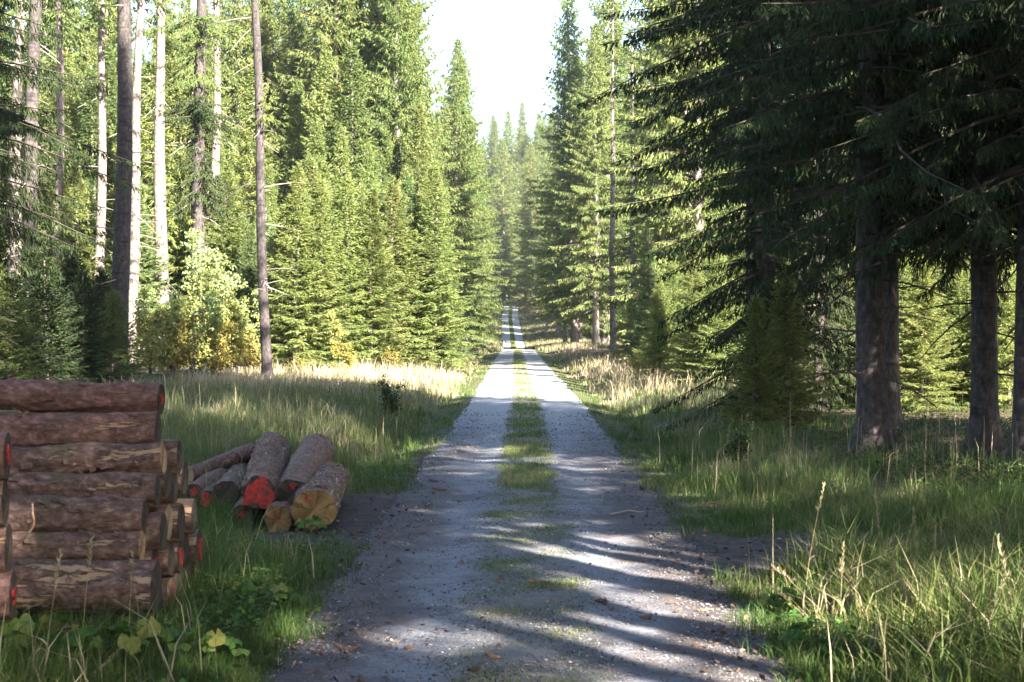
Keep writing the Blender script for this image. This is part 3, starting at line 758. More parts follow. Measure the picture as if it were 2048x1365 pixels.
# --- right: young spruces between road and forest
rnamed = [
    ('young1', 1300, 84, 0.72, 'pale green young spruce with an upright leader right of the pale slim trunk'),
    ('young2', 1345, 76, 0.55, 'young spruce at the front of the right stand behind the dry grass'),
    ('young0', 1395, 68, 0.62, 'bright green young spruce sprawling above the dry grass on the right'),
    ('small2', 1430, 60, 1.05, 'dark skirted young spruce below the sweeping boughs on the right'),
    ('young2', 1475, 62, 0.62, 'half shaded young spruce behind the sweeping boughs on the right'),
    ('small1', 1262, 96, 0.9, 'small blue-green spruce at the foot of the pale trunks'),
    ('small2', 1560, 44, 0.62, 'low spruce with a whitish sprig at the edge of the right grass'),
    ('small1', 1640, 47, 0.85, 'lit young spruce left of the thick trunk'),
    ('young0', 1690, 52, 0.5, 'yellow-green young spruce just behind and left of the thick trunk'),
    ('small1', 1800, 44, 0.95, 'young spruce half in shade right of the thick trunk'),
    ('young3', 1845, 52, 0.5, 'bright young spruce in the gap right of the thick trunk'),
    ('small2', 1905, 46, 0.95, 'bright low spruce left of the trunk with the lit bough'),
    ('young0', 1730, 47, 0.55, 'yellow-green young spruce directly left of the thick trunk, halfway up'),
    ('young3', 1825, 46, 0.58, 'sunlit young spruce filling the gap right of the thick trunk'),
    ('young2', 1890, 50, 0.62, 'sunlit bushy young spruce left of the trunk with the lit bough'),
    ('young0', 1935, 44, 0.42, 'low sunlit spruce at the foot of the trunk with the lit bough'),
    ('young3', 1600, 50, 0.55, 'lit young spruce under the dark boughs left of the thick trunk'),
    ('young2', 1320, 66, 0.42, 'low bright young spruce at the edge of the right dry grass'),
    ('young0', 1440, 56, 0.50, 'bright young spruce in front of the dark boughs on the right'),
    ('small1', 1508, 33, 0.62, 'bushy low spruce in front of the dark boughs, half in sun'),
    ('small1', 1572, 34, 0.72, 'low yellow-green spruce left of the thick trunk at the grass edge'),
    ('young0', 1845, 41, 0.42, 'light green young spruce closing the gap between the two dark trunks, nearest of them'),
    ('young3', 1700, 43, 0.46, 'narrow light green young spruce at the left edge of the thick trunk'),
    ('young2', 1915, 43, 0.36, 'low wide young spruce left of the trunk with the lit bough'),
    ('young0', 2018, 42, 0.42, 'light green young spruce between the trunks at the right edge'),
    ('young2', 1395, 58, 0.42, 'low wide bright spruce at the inner edge of the right dry grass'),
    ('young2', 2010, 50, 0.5, 'young spruce behind the trunks at the right edge'),
]
for pr, px, d, s, lab in rnamed:
    put(pr, at(px, d), d, lab, s=s, rz=rnd.uniform(0, 6), name='young_spruce_tree'); pts.append((at(px, d), d))
for x, y in scatter(26, lambda y: (at(1420, y), at(2120, y)), (55, 92), 2.6, lambda x, y: True):
    put(rnd.choice(['young0', 'young2', 'young3', 'pole1']), x, y, 'young spruce in the half lit undergrowth behind the right hand trunks', group='young spruces behind the right hand trunks', s=rnd.uniform(0.45, 0.72), name='young_spruce_tree')

# ------------------------------------------------------------------ broadleaf saplings and bushes
def leafy(seed, H, R, nstem, nleaf, size, tint_fn, mats, zlo=0.1):
    rng = np.random.default_rng(seed)
    st, lf = MB(), MB()
    ends = []
    for k in range(nstem):
        a = rng.uniform(0, 6.28); rr = R * rng.uniform(0.1, 0.7); h = H * rng.uniform(0.65, 1.0)
        t = np.linspace(0, 1, 7)
        p = np.stack([rr * t ** 1.4 * math.cos(a) + 0.05 * np.sin(t * 7 + k), rr * t ** 1.4 * math.sin(a) + 0.05 * np.cos(t * 6 + k), h * t - 0.1], -1)
        st.add(*tube(p, (0.008 + 0.008 * H) * (1 - 0.85 * t) / max(1, nstem ** 0.4), 5), mi=0)
        for j in range(int(10 + H * 5)):
            u = rng.uniform(0.12, 0.98)
            q0 = np.array([np.interp(u, t, p[:, i]) for i in range(3)])
            b2 = rng.uniform(0, 6.28); l = R * rng.uniform(0.25, 0.75) * (1.1 - u * 0.8)
            tt = np.linspace(0, 1, 4)
            q_ = q0 + np.stack([l * tt * math.cos(b2), l * tt * math.sin(b2), l * (0.45 * tt - 0.25 * tt ** 2)], -1)
            st.add(*tube(q_, 0.006 * (1 - 0.7 * tt), 3, cap=False), mi=0)
            ends.append(q_)
    E = np.stack(ends)
    i = rng.integers(0, len(E), nleaf); u = rng.uniform(0.2, 1.05, nleaf) * 3
    j = np.clip(u.astype(int), 0, 2); f = (u - j)[:, None]
    P = E[i, j] * (1 - f) + E[i, j + 1] * f + rng.normal(0, 0.05, (nleaf, 3))
    P = P[P[:, 2] > zlo]; nleaf = len(P)
    D = norm(rng.normal(0, 1, (nleaf, 3)) + np.array([0, 0, -0.5])); U = norm(np.cross(D, rng.normal(0, 1, (nleaf, 3))))
    s = size * rng.uniform(0.6, 1.2, nleaf)
    Bv = P + D * s[:, None]; mid = (P + Bv) / 2
    V = np.stack([P, mid + U * s[:, None] * 0.36, Bv, mid - U * s[:, None] * 0.36], 1).reshape(-1, 3)
    tint = np.clip(tint_fn(P, H, rng), 0, 1)
    lf.add(V, [np.arange(nleaf * 4).reshape(-1, 4)], 0, tint)
    return [('stem', st.mesh('stem', [M['twig']])), ('foliage', lf.mesh('foliage', mats))]

def t_patch(mean_lo, mean_hi, sd=0.16):
    def f(P, H, rng):
        h = P[:, 2] / H
        cl = 0.18 * np.sin(P[:, 0] * 3 + P[:, 2] * 2) * np.sin(P[:, 1] * 3 - P[:, 2])
        return mean_lo + (mean_hi - mean_lo) * np.clip(h, 0, 1) + cl + rng.normal(0, sd, len(P))
    return f
A = [M['leaf_autumn']]
PROTO['bush_yellow'] = leafy(301, 2.6, 1.5, 8, 4600, 0.09, t_patch(0.24, 0.85, 0.2), A)
PROTO['bush_green'] = leafy(302, 4.4, 1.7, 9, 8200, 0.10, t_patch(0.45, 0.98), A)
PROTO['bush_mixed'] = leafy(303, 3.2, 1.4, 6, 4000, 0.10, t_patch(0.3, 0.85), A)
PROTO['sapling'] = leafy(304, 3.4, 1.3, 1, 2300, 0.10, t_patch(0.30, 0.62), A)
PROTO['shrub_low'] = leafy(305, 1.1, 0.7, 7, 1500, 0.075, t_patch(0.3, 0.6), A)
PROTO['weed_dark'] = leafy(306, 1.25, 0.45, 5, 900, 0.07, t_patch(0.2, 0.6), [M['undergrowth']])
bushes = [
    ('bush_green', 425, 71, 1.4, 'light green sapling bush with whitish leaves in front of the grey trunk', 'leafy_bush'),
    ('bush_yellow', 345, 69, 1.5, 'yellow-orange autumn bush right of the dark thicket', 'leafy_bush'),
    ('bush_yellow', 430, 68, 1.35, 'golden bush at the foot of the light green sapling bush', 'leafy_bush'),
    ('bush_mixed', 492, 69, 1.25, 'green and yellow bush left of the thin leaning trunk', 'leafy_bush'),
    ('bush_mixed', 300, 71, 1.25, 'green and yellow bush beside the thick dark brown trunk', 'leafy_bush'),
    ('sapling', 692, 74, 1.05, 'small yellow leaved tree with a thin pale stem before the young spruces', 'birch_sapling'),
    ('shrub_low', 790, 80, 1.2, 'low orange-yellow shrub at the foot of the blue-green spruce', 'leafy_bush'),
    ('shrub_low', 600, 73, 0.8, 'low yellowing shrub by the left meadow edge', 'leafy_bush'),
    ('bush_yellow', 1290, 82, 0.72, 'yellow leaved bush in front of the green young spruces on the right', 'leafy_bush'),
    ('shrub_low', 1275, 70, 1.15, 'low olive shrub at the edge of the dry grass on the right', 'leafy_bush'),
    ('weed_dark', 778, 42, 1.0, 'dark dead weed standing in the left meadow grass', 'weed_plant'),
    ('shrub_low', 1470, 37, 0.8, 'low yellowish fern clump in front of the dark boughs on the right', 'leafy_bush'),
    ('shrub_low', 1520, 38.5, 0.95, 'yellow-green fern clump left of the thick trunk', 'leafy_bush'),
    ('weed_dark', 1475, 27, 0.8, 'thin dark weed standing in the grass of the right verge', 'weed_plant'),
]
for pr, px, d, s, lab, nm in bushes:
    put(pr, at(px, d), d, lab, cat='plant' if nm == 'weed_plant' else ('tree' if 'sapling' in nm else 'bush'), s=s, name=nm)

# ------------------------------------------------------------------ grass and undergrowth
def blades(seed, P, h, w, lean, tint, mat, name, mid=0.55):
    rng = np.random.default_rng(seed)
    n = len(P)
    az = rng.uniform(0, 6.28, n); la = rng.uniform(0, 6.28, n)
    side = np.stack([np.cos(az), np.sin(az), np.zeros(n)], -1) * (w / 2)[:, None]
    ld = np.stack([np.cos(la), np.sin(la), np.zeros(n)], -1) * (lean * h)[:, None]
    up = np.zeros((n, 3)); up[:, 2] = h
    B = P
    Mi = B + up * mid + ld * 0.3
    T = B + up * (1 - 0.25 * lean)[:, None] + ld
    V = np.stack([B - side, B + side, Mi + side * 0.75, Mi - side * 0.75, T], 1).reshape(-1, 3)
    k = np.arange(n)[:, None] * 5
    b = MB()
    b.add(V, [k + np.array([[0, 1, 2, 3]])], 0, tint)
    b.n = 0
    b.f.append(((k + np.array([[3, 2, 4]])), 0, tint, False))
    o = link(name, b.mesh(name, [M[mat]]))
    tag(o, kind='stuff')
    return o

def sample(seed, n, ys, dens, xr):
    """random ground points; depth drawn so that the picture is evenly covered"""
    rng = np.random.default_rng(seed)
    y0, y1 = ys
    u = rng.uniform(0, 1, n)
    y = 1 / (1 / y0 + u * (1 / y1 - 1 / y0)) if True else None
    x = rng.uniform(0, 1, n) * (xr(y)[1] - xr(y)[0]) + xr(y)[0]
    k = rng.random(n) < dens(x, y)
    x, y = x[k], y[k]
    return np.stack([x, y, gz(x, y) - 0.01], -1), rng

def clump(P, rng, k, sd):
    n = len(P); idx = np.arange(n) // k
    C = P[np.minimum(idx * k, n - 1)]
    o = rng.normal(0, 1, (n, 2)) * sd * np.maximum(1, C[:, 1:2] / 25)
    x = C[:, 0] + o[:, 0]; y = C[:, 1] + o[:, 1]
    hf = rng.uniform(0.5, 1.5, idx[-1] + 1)[idx]; tf = rng.normal(0, 0.14, idx[-1] + 1)[idx]
    return np.stack([x, y, gz(x, y) - 0.01], -1), hf, tf

FR = lambda y: (-0.38 * y - 0.5, 0.38 * y + 0.5)
def patchy(x, y, s=1.0, seed=0.0): return 0.5 + 0.5 * wob(x, y, s, seed)

# short to knee-high green grass on both verges
def d_verge(x, y):
    lat = x - cx(y); al = np.abs(lat) + 0.12 * wob(x, y, 3.0)
    m = smooth(1.5, 1.85, al) * (1 - mud(x, y)) ** 2
    m = m * (1 - 0.75 * smooth(3.5, 5.5, al) * smooth(30, 45, y))
    m = m * (1 - 0.65 * smooth(3.6, 4.8, lat) * smooth(20, 23, y))
    m = m * (1 - 0.9 * smooth(6.5, 9.0, al) * smooth(24, 28, y)) * (1 - 0.7 * smooth(2.3, 3.0, al) * smooth(44, 52, y))
    return m * (0.4 + 0.6 * patchy(x, y, 1.3))
P, rng = sample(1, 640000, (9.3, 120), d_verge, FR)
P, hf, tf = clump(P, rng, 14, 0.05)
lat = np.abs(P[:, 0] - cx(P[:, 1]))
h = (0.07 + 0.22 * rng.random(len(P)) ** 1.5) * (0.6 + 0.9 * smooth(1.8, 3.2, lat)) * (0.6 + 0.8 * patchy(P[:, 0], P[:, 1], 0.9, 2.0)) * hf
w = np.maximum(0.006, 0.00032 * P[:, 1]) * rng.uniform(0.7, 1.4, len(P))
fresh = (P[:, 0] < cx(P[:, 1])) * (1 - smooth(24, 30, P[:, 1])) * 0.16 + 0.10 * (np.abs(P[:, 0] - cx(P[:, 1])) < 2.6)
t = np.clip(0.48 - fresh + tf + 0.25 * wob(P[:, 0], P[:, 1], 1.1, 5.0) + rng.normal(0, 0.17, len(P)), 0, 1)
blades(2, P, h, w, rng.uniform(0.1, 0.9, len(P)), t, 'grass', 'verge_grass')

# tall grass of the left meadow and right verge, partly gone straw-coloured
def d_dry(x, y):
    lat = x - cx(y); al = np.abs(lat)
    m = smooth(2.0, 3.2, al + 0.5 * wob(x, y, 0.8, 2.0)) * smooth(20, 26, y)
    m = m * np.where(lat < 0, 1 - smooth(11, 13, al), 1 - smooth(np.where(y > 45, 7.5, 4.8), np.where(y > 45, 10.0, 7.0), al))
    m = np.where((lat > 0) & (y < 36), m * (0.45 + 0.55 * patchy(x, y, 0.9, 7.0)), m)
    m = np.where((lat > 0) & (y < 40), m * (1 - 0.9 * smooth(3.6, 4.6, al)), m)
    return m * (0.15 + 0.85 * patchy(x, y, 0.8, 3.0) * patchy(x, y, 2.3, 1.0)) * (1 - mud(x, y)) * np.where(y < 46, 0.75, 1.0) + 0.25 * m * smooth(46, 52, y)
P, rng = sample(3, 510000, (20, 175), d_dry, FR)
P, hf, tf = clump(P, rng, 16, 0.07)
n = len(P)
h = hf * (0.24 + 0.46 * rng.random(n)) * (0.55 + 0.6 * patchy(P[:, 0], P[:, 1], 0.7, 1.0)) * smooth(1.4, 3.6, np.abs(P[:, 0] - cx(P[:, 1])))
w = np.maximum(0.006, 0.00028 * P[:, 1]) * rng.uniform(0.6, 1.2, n)
sunlit_tint = smooth(48, 60, P[:, 1])  # paler straw over the sunlit stretch, sunlight put into the blade colour
t = np.clip(0.13 + tf + 0.50 * sunlit_tint + 0.30 * wob(P[:, 0], P[:, 1], 0.6, 9.0) + rng.normal(0, 0.22, n), 0, 1)
blades(4, P, h, w, rng.uniform(0.1, 0.8, n), t, 'grass_dry', 'tall_dry_grass')

# dead upright stems among the meadow grass
def d_stem(x, y):
    lat = x - cx(y); al = np.abs(lat)
    m = smooth(2.0, 2.8, al) * (1 - smooth(9, 12, al)) * (1 - mud(x, y)) * smooth(18.5, 22, y)
    return m * (0.1 + 0.9 * patchy(x, y, 1.1, 11.0) ** 2)
P, rng = sample(21, 5000, (18, 90), d_stem, FR)
n = len(P)
blades(22, P, rng.uniform(0.4, 0.95, n), np.maximum(0.006, 0.0003 * P[:, 1]), rng.uniform(0.02, 0.3, n), np.clip(rng.normal(0.45, 0.25, n), 0, 1), 'grass_dry', 'dead_meadow_stems', mid=0.8)

# coarse grass on the far slope
P, rng = sample(31, 90000, (165, 430), lambda x, y: smooth(1.7, 2.3, np.abs(x - cx(y)) + 0.4 * wob(x, y, 0.5)), lambda y: (cx(y) - 11, cx(y) + 11))
n = len(P)
blades(32, P, rng.uniform(0.2, 0.75, n), rng.uniform(0.05, 0.11, n), rng.uniform(0.1, 0.7, n), np.clip(0.3 + 0.3 * wob(P[:, 0], P[:, 1], 0.4, 3.0) + rng.normal(0, 0.2, n), 0, 1), 'grass_dry', 'far_slope_grass')
P, rng = sample(33, 26000, (180, 420), lambda x, y: 1 - smooth(0.25, 0.45, np.abs(x - cx(y))), lambda y: (cx(y) - 0.5, cx(y) + 0.5))
n = len(P)
blades(34, P, rng.uniform(0.06, 0.16, n), rng.uniform(0.05, 0.09, n), rng.uniform(0.3, 1.0, n), np.clip(rng.normal(0.45, 0.2, n), 0, 1), 'grass', 'far_strip_grass')

# grass strip between the wheel tracks
def d_mid(x, y):
    lat = x - cx(y)
    m = 1 - smooth(0.26, np.where(y < 20.5, 0.62, 0.5), np.abs(lat) + 0.12 * wob(x, y, 2.6))
    m = m * (0.62 * smooth(19.5, 21.5, y + 0.8 * wob(x, y, 2.0)) + 1.3 * smooth(0.22, 0.9, patchy(x, y, 1.6, 4.0)) * (y < 20.5))
    m = m * 0.75 * (1 - 0.45 * smooth(48, 55, y) * (1 - smooth(95, 110, y)))
    return np.clip(m, 0, 1) * (0.08 + 0.92 * smooth(0.25, 0.8, patchy(x, y, 1.2, 6.0) * 0.6 + patchy(x, y, 4.1, 2.0) * 0.5))
P, rng = sample(5, 420000, (9.5, 380), d_mid, lambda y: (cx(y) - 0.7, cx(y) + 0.7))
n = len(P)
h = (0.02 + 0.08 * rng.random(n) ** 1.5) * (0.6 + 0.8 * smooth(20, 26, P[:, 1]))
w = np.maximum(0.005, 0.0003 * P[:, 1]) * rng.uniform(0.7, 1.3, n)
t = np.clip(0.60 + 0.2 * wob(P[:, 0], P[:, 1], 0.9) + rng.normal(0, 0.2, n), 0, 1)
blades(6, P, h, w, rng.uniform(0.2, 1.1, n), t, 'grass', 'centre_strip_grass')

# rank grass in the near corners
def d_near(x, y):
    lat = x - cx(y)
    r = smooth(1.75, 2.3, lat + 0.2 * wob(x, y, 2.0)) * (1 - smooth(15.0, 16.4, y - np.clip(lat - 1.8, 0, 2.2) * 0.5))
    l = smooth(1.7, 2.2, -lat) * (1 - smooth(17, 18, y)) * 0.35
    return np.maximum(r, l) * (1 - mud(x, y)) ** 2 * (0.3 + 0.7 * patchy(x, y, 2.2, 2.0))
P, rng = sample(7, 125000, (9.3, 18), d_near, FR)
P, hf, tf = clump(P, rng, 18, 0.06)
n = len(P)
lat = P[:, 0] - cx(P[:, 1])
h = hf * np.where(lat > 0, 0.18 + 0.42 * rng.random(n) ** 1.4, 0.10 + 0.2 * rng.random(n)) * smooth(1.5, 2.8, np.abs(lat)).clip(0.35, 1)
w = rng.uniform(0.005, 0.017, n)
t = np.clip(0.50 + tf + 0.2 * wob(P[:, 0], P[:, 1], 1.5, 8.0) + rng.normal(0, 0.2, n), 0, 1)
blades(8, P, h, w, rng.uniform(0.15, 1.0, n), t, 'grass', 'rank_grass')

P, rng = sample(23, 2600, (9.4, 17), d_near, FR)
n = len(P)
blades(24, P, rng.uniform(0.3, 0.75, n), rng.uniform(0.006, 0.014, n), rng.uniform(0.1, 0.9, n), np.clip(rng.normal(0.6, 0.2, n), 0, 1), 'grass_dry', 'straw_blades')

# leafy ground cover: weeds on the verges and bilberry under the trees
def leaves(seed, P, size, hz, tint, mat, name):
    rng = np.random.default_rng(seed)
    n = len(P)
    P = P + np.stack([np.zeros(n), np.zeros(n), hz], -1)
    D = norm(rng.normal(0, 1, (n, 3)) * np.array([1, 1, 0.35])); U = norm(np.cross(D, rng.normal(0, 0.35, (n, 3)) + np.array([0, 0, 1.0])))
    Bv = P + D * size[:, None]; m_ = (P + Bv) / 2 + np.array([0, 0, 0.1]) * size[:, None]
    V = np.stack([P, m_ + U * size[:, None] * 0.4, Bv, m_ - U * size[:, None] * 0.4], 1).reshape(-1, 3)
    b = MB(); b.add(V, [np.arange(n * 4).reshape(-1, 4)], 0, tint)
    o = link(name, b.mesh(name, [M[mat]])); tag(o, kind='stuff')
def d_weed(x, y):
    lat = x - cx(y); al = np.abs(lat)
    m = smooth(1.7, 2.1, al) * (1 - smooth(4.5, 6.5, al)) * (1 - mud(x, y)) ** 2
    return m * smooth(0.45, 0.75, patchy(x, y, 1.4, 5.0)) * np.where(lat < 0, 1.0, 0.6)
P, rng = sample(9, 74000, (9.5, 40), d_weed, FR)
n = len(P)
leaves(10, P, rng.uniform(0.03, 0.075, n), rng.uniform(0.05, 0.22, n), np.clip(rng.normal(0.45, 0.22, n), 0, 1), 'leaf_green', 'leafy_weeds')
def d_under(x, y):
    lat = x - cx(y); al = np.abs(lat)
    m = smooth(4.6, 6.0, np.where(lat > 0, al, al - 6.5)) * smooth(19, 24, y)
    return m * (0.3 + 0.7 * smooth(0.3, 0.7, patchy(x, y, 0.7, 3.0)))
P, rng = sample(11, 320000, (19, 130), d_under, FR)
n = len(P)
leaves(12, P, np.maximum(rng.uniform(0.03, 0.07, n), 0.0011 * P[:, 1]), rng.uniform(0.02, 0.40, n) * patchy(P[:, 0], P[:, 1], 0.8, 1.0), np.clip(rng.normal(0.5, 0.25, n), 0, 1), 'undergrowth', 'bilberry_undergrowth')
def d_litter(x, y):
    lat = x - cx(y)
    e = np.exp(-((np.abs(lat) - 1.55) / 0.35) ** 2) * (1 - smooth(26, 40, y))
    return np.clip(0.9 * mud(x, y) + 0.55 * e + 0.06, 0, 1) * (np.abs(lat) < 5) * (0.3 + 0.7 * patchy(x, y, 2.5, 1.0))
P, rng = sample(13, 26000, (9.5, 50), d_litter, FR)
n = len(P)
P[:, 2] += 0.02
leaves(14, P, rng.uniform(0.02, 0.07, n), rng.uniform(0.0, 0.02, n), np.clip(rng.normal(0.5, 0.25, n), 0, 1), 'litter', 'bark_litter')

# loose stones on the road
def d_stone(x, y):
    lat = np.abs(x - cx(y))
    return (lat < 1.75) * (0.25 + 0.75 * np.exp(-((lat - 0.25) / 0.25) ** 2) + 0.4 * (lat > 1.2))
P, rng = sample(15, 60000, (9.5, 45), d_stone, lambda y: (cx(y) - 1.8, cx(y) + 1.8))
n = len(P)
s = (0.003 + 0.012 * rng.random(n) ** 3) * np.maximum(1, P[:, 1] / 22)
oct_v = np.array([[1, 0, 0], [0, 1, 0], [-1, 0, 0], [0, -1, 0], [0, 0, 0.75], [0, 0, -0.6]], float)
oct_f = np.array([[0, 1, 4], [1, 2, 4], [2, 3, 4], [3, 0, 4], [1, 0, 5], [2, 1, 5], [3, 2, 5], [0, 3, 5]])
V = (P + np.array([0, 0, 0.02]))[:, None, :] + oct_v[None] * s[:, None, None] * rng.uniform(0.6, 1.4, (n, 6, 1))
b = MB(); b.add(V.reshape(-1, 3), [(np.arange(n)[:, None, None] * 6 + oct_f[None]).reshape(-1, 3)], 0, np.repeat(np.clip(rng.normal(0.5, 0.25, n), 0, 1), 8))
tag(link('gravel', b.mesh('gravel', [M['stone']])), kind='stuff')

# ------------------------------------------------------------------ logs
def log_mesh(seed, L, r0, r1, mat, rough=0.03, rings=70, seg=36, flakes=0, oval=0.05):
    """bark body along local +X from 0 to L; the end at 0 is left open for the cut face"""
    rng = np.random.default_rng(seed)
    x = np.linspace(0, L, rings)
    th = np.linspace(0, 2 * PI, seg, endpoint=False)
    Xg, Tg = np.meshgrid(x, th, indexing='ij')
    r = (r0 + (r1 - r0) * Xg / L)
    k = 1 + oval * np.cos(2 * Tg + rng.uniform(0, 6))
    for _ in range(14):
        f = rng.integers(1, 9); g = rng.uniform(1, 14)
        k = k + rough * 0.35 * np.sin(f * Tg + g * Xg + rng.uniform(0, 6))
    k = k + rough * 0.35 * rng.normal(0, 1, k.shape)
    for _ in range(int(L * 3)):
        kx, kt = rng.uniform(0.1, L), rng.uniform(0, 6.28)
        d2 = ((Xg - kx) / 0.05) ** 2 + (np.angle(np.exp(1j * (Tg - kt))) / 0.35) ** 2
        k = k + 0.10 * np.exp(-d2)
    R = r * k
    bow = 0.02 * L * np.sin(PI * Xg / L) * rng.uniform(-0.6, 0.6)
    V = np.stack([Xg, R * np.cos(Tg), R * np.sin(Tg) + bow], -1)
    b = MB()
    i = np.arange(rings - 1)[:, None]; j = np.arange(seg)[None, :]
    q = np.stack([i * seg + (j + 1) % seg, i * seg + j, (i + 1) * seg + j, (i + 1) * seg + (j + 1) % seg], -1).reshape(-1, 4)
    ring0, ring1 = V[0], V[-1]
    Vv = np.vstack([V.reshape(-1, 3), [[L, 0, 0]]])
    c = len(Vv) - 1; jj = np.arange(seg)
    b.add(Vv, [q, np.stack([np.full(seg, c), (rings - 1) * seg + (jj + 1) % seg, (rings - 1) * seg + jj], -1)], smooth=True)
    for _ in range(flakes):
        u = rng.uniform(0.02, 0.95) * L; t0 = rng.uniform(-0.6, 2.4) - 0.0; rr = np.interp(u, x, r0 + (r1 - r0) * x / L) * 1.03
        w_, l_ = rng.uniform(0.015, 0.05), rng.uniform(0.03, 0.10)
        lift = rng.uniform(0.01, 0.035)
        dt = w_ / rr
        def pt(uu, tt, rad): return [uu, rad * math.cos(tt), rad * math.sin(tt)]
        vs = [pt(u, t0, rr), pt(u + l_, t0, rr + lift), pt(u + l_ * 1.05, t0 + dt, rr + lift), pt(u, t0 + dt, rr + 0.003)]
        vs += [pt(u, t0, rr - 0.012), pt(u + l_, t0, rr + lift - 0.01), pt(u + l_ * 1.05, t0 + dt, rr + lift - 0.01), pt(u, t0 + dt, rr - 0.012)]
        b.add(vs, [[[0, 1, 2, 3], [7, 6, 5, 4], [0, 4, 5, 1], [1, 5, 6, 2], [2, 6, 7, 3], [3, 7, 4, 0]]])
    return b.mesh('log', [M[mat]]), ring0

def cut_mesh(ring0, mat, seed):
    """slightly rough sawn face filling the open end"""
    rng = np.random.default_rng(seed)
    b = MB(); seg = len(ring0)
    fr = [1.0, 0.93, 0.6, 0.3]
    V = np.concatenate([ring0 * np.array([1, f, f]) + np.array([0.0 if k == 0 else (-0.004 + 0.003 * rng.normal()), 0, 0]) for k, f in enumerate(fr)] + [np.array([[-0.004, 0, 0]])])
    i = np.arange(3)[:, None]; j = np.arange(seg)[None, :]
    q = np.stack([i * seg + j, i * seg + (j + 1) % seg, (i + 1) * seg + (j + 1) % seg, (i + 1) * seg + j], -1).reshape(-1, 4)
    jj = np.arange(seg)
    b.add(V, [q, np.stack([3 * seg + jj, 3 * seg + (jj + 1) % seg, np.full(seg, 4 * seg)], -1)], smooth=False)
    return b.mesh('cut_face', [M[mat]])

def paint_mesh(seed, cy, cz, r, n=22):
    rng = np.random.default_rng(seed)
    th = np.linspace(0, 2 * PI, n, endpoint=False)
    rr = r * (1 + 0.22 * np.sin(3 * th + seed) + 0.12 * np.sin(5 * th + 2 * seed) + 0.08 * rng.normal(0, 1, n))
    V = np.vstack([np.stack([np.full(n, -0.016), cy + rr * np.cos(th), cz + rr * np.sin(th)], -1), [[-0.017, cy, cz]]])
    Vb = np.stack([np.full(n, -0.004), cy + rr * np.cos(th), cz + rr * np.sin(th)], -1)
    j = np.arange(n)
    b = MB(); b.add(np.vstack([V, Vb]), [np.stack([j, np.full(n, n), (j + 1) % n], -1), np.stack([j, (j + 1) % n, n + 1 + (j + 1) % n, n + 1 + j], -1)])
    return b.mesh('paint_mark', [M['paint']])

def log(seed, p0, p1, r0, r1, mat, cut, label, group=None, paint=None, flakes=0, rough=0.03):
    """p0 is the visible sawn end"""
    p0, p1 = Vector(p0), Vector(p1)
    d = p1 - p0
    me, ring = log_mesh(seed, d.length, r0, r1, mat, rough=rough, flakes=flakes)
    o = link('log', me)
    o.location = p0
    o.rotation_euler = d.to_track_quat('X', 'Z').to_euler()
    tag(o, label, 'log', group)
    c = link('cut_face', cut_mesh(ring, cut, seed + 1), o)
    if paint:
        for cy, cz, r in paint:
            link('paint_mark', paint_mesh(seed + 2, cy, cz, r), c)
    return o

# the stack at the left: logs lie across, sawn ends to the road.  (photo row of centre, diameter in px, depth, column of the end, slope)
front = [
    (1268, 66, 12.15, 300, 0.0, 'log_b', 'sunken bottom log of the left stack, mostly hidden by leaves and grass'),
    (1178, 114, 12.2, 312, 0.0, 'log_b', 'thickest log of the left stack, lying near its bottom'),
    (1095, 64, 12.33, 284, 0.0, 'log_b', 'thin log directly on top of the thickest log of the left stack'),
    (1033, 78, 12.46, 291, -0.01, 'log_b', 'log with a long pale peeled strip along its top in the left stack'),
    (980, 66, 12.62, 316, -0.02, 'log_b', 'greyish rough log in the middle of the left stack'),
    (916, 68, 12.76, 327, -0.065, 'log_b', 'slanting log with torn pale bark, rising to the right in the left stack'),
    (860, 72, 12.92, 316, 0.0, 'log_a', 'smooth pinkish brown log, second from the top of the left stack'),
    (798, 66, 13.05, 321, 0.02, 'log_a', 'topmost pinkish log of the left stack with torn bark at its left'),
]
GS = 'logs of the stack at the left'
for i, (py, dia, d, px, sl_, mt, lab) in enumerate(front):
    x0 = at(px, d); z0 = zat(py, d); r = dia / F_PX * d / 2 * 0.95
    Lg = 4.0
    log(400 + i * 7, (x0, d, z0), (x0 - Lg, d + 0.03 * ((i * 37) % 5 - 2), z0 + sl_ * Lg), r, r * 1.06, mt, ('cut_dark', 'cut_dark', 'cut_pale')[i % 3], lab, GS,
        paint=[(0.0, 0.0, r * 0.3)] if i in (7,) else None, rough=0.055, flakes=(60, 90, 60, 120, 120, 150, 40, 70)[i])
back = []
for yy, zs_ in ((12.62, (0.12, 0.42, 0.70)), (12.95, (0.15, 0.45, 0.74, 1.02)), (13.27, (0.13, 0.42, 0.70, 0.98, 1.22)), (13.6, (0.14, 0.43, 0.72, 1.0)), (13.92, (0.14, 0.42, 0.68)), (14.22, (0.13, 0.36))):
    for zz in zs_: back.append((yy, zz))
rb = random.Random(3)
for i, (yy, zz) in enumerate(back):
    px_end = {12.62: 322, 12.95: 335, 13.27: 352, 13.6: 362, 13.92: 378, 14.22: 398}[yy] + rb.uniform(-12, 10)
    x0 = at(px_end, yy)
    r = rb.uniform(0.125, 0.155)
    red = rb.random() < 0.33
    y_ = yy + rb.uniform(-0.04, 0.04); z_ = zz + rb.uniform(-0.02, 0.02)
    lab = 'log behind the front of the left stack, only its %s end showing' % ('red painted' if red else 'pale sawn')
    log(500 + i * 7, (x0, y_, z_), (x0 - 3.6, y_, z_), r, r, rb.choice(['log_a', 'log_b', 'log_b']), rb.choice(['cut_pale', 'cut_dark', 'cut_dark']), lab, GS + ', behind', paint=[(0.0, 0.0, r * 0.55)] if red else None, rough=0.035)
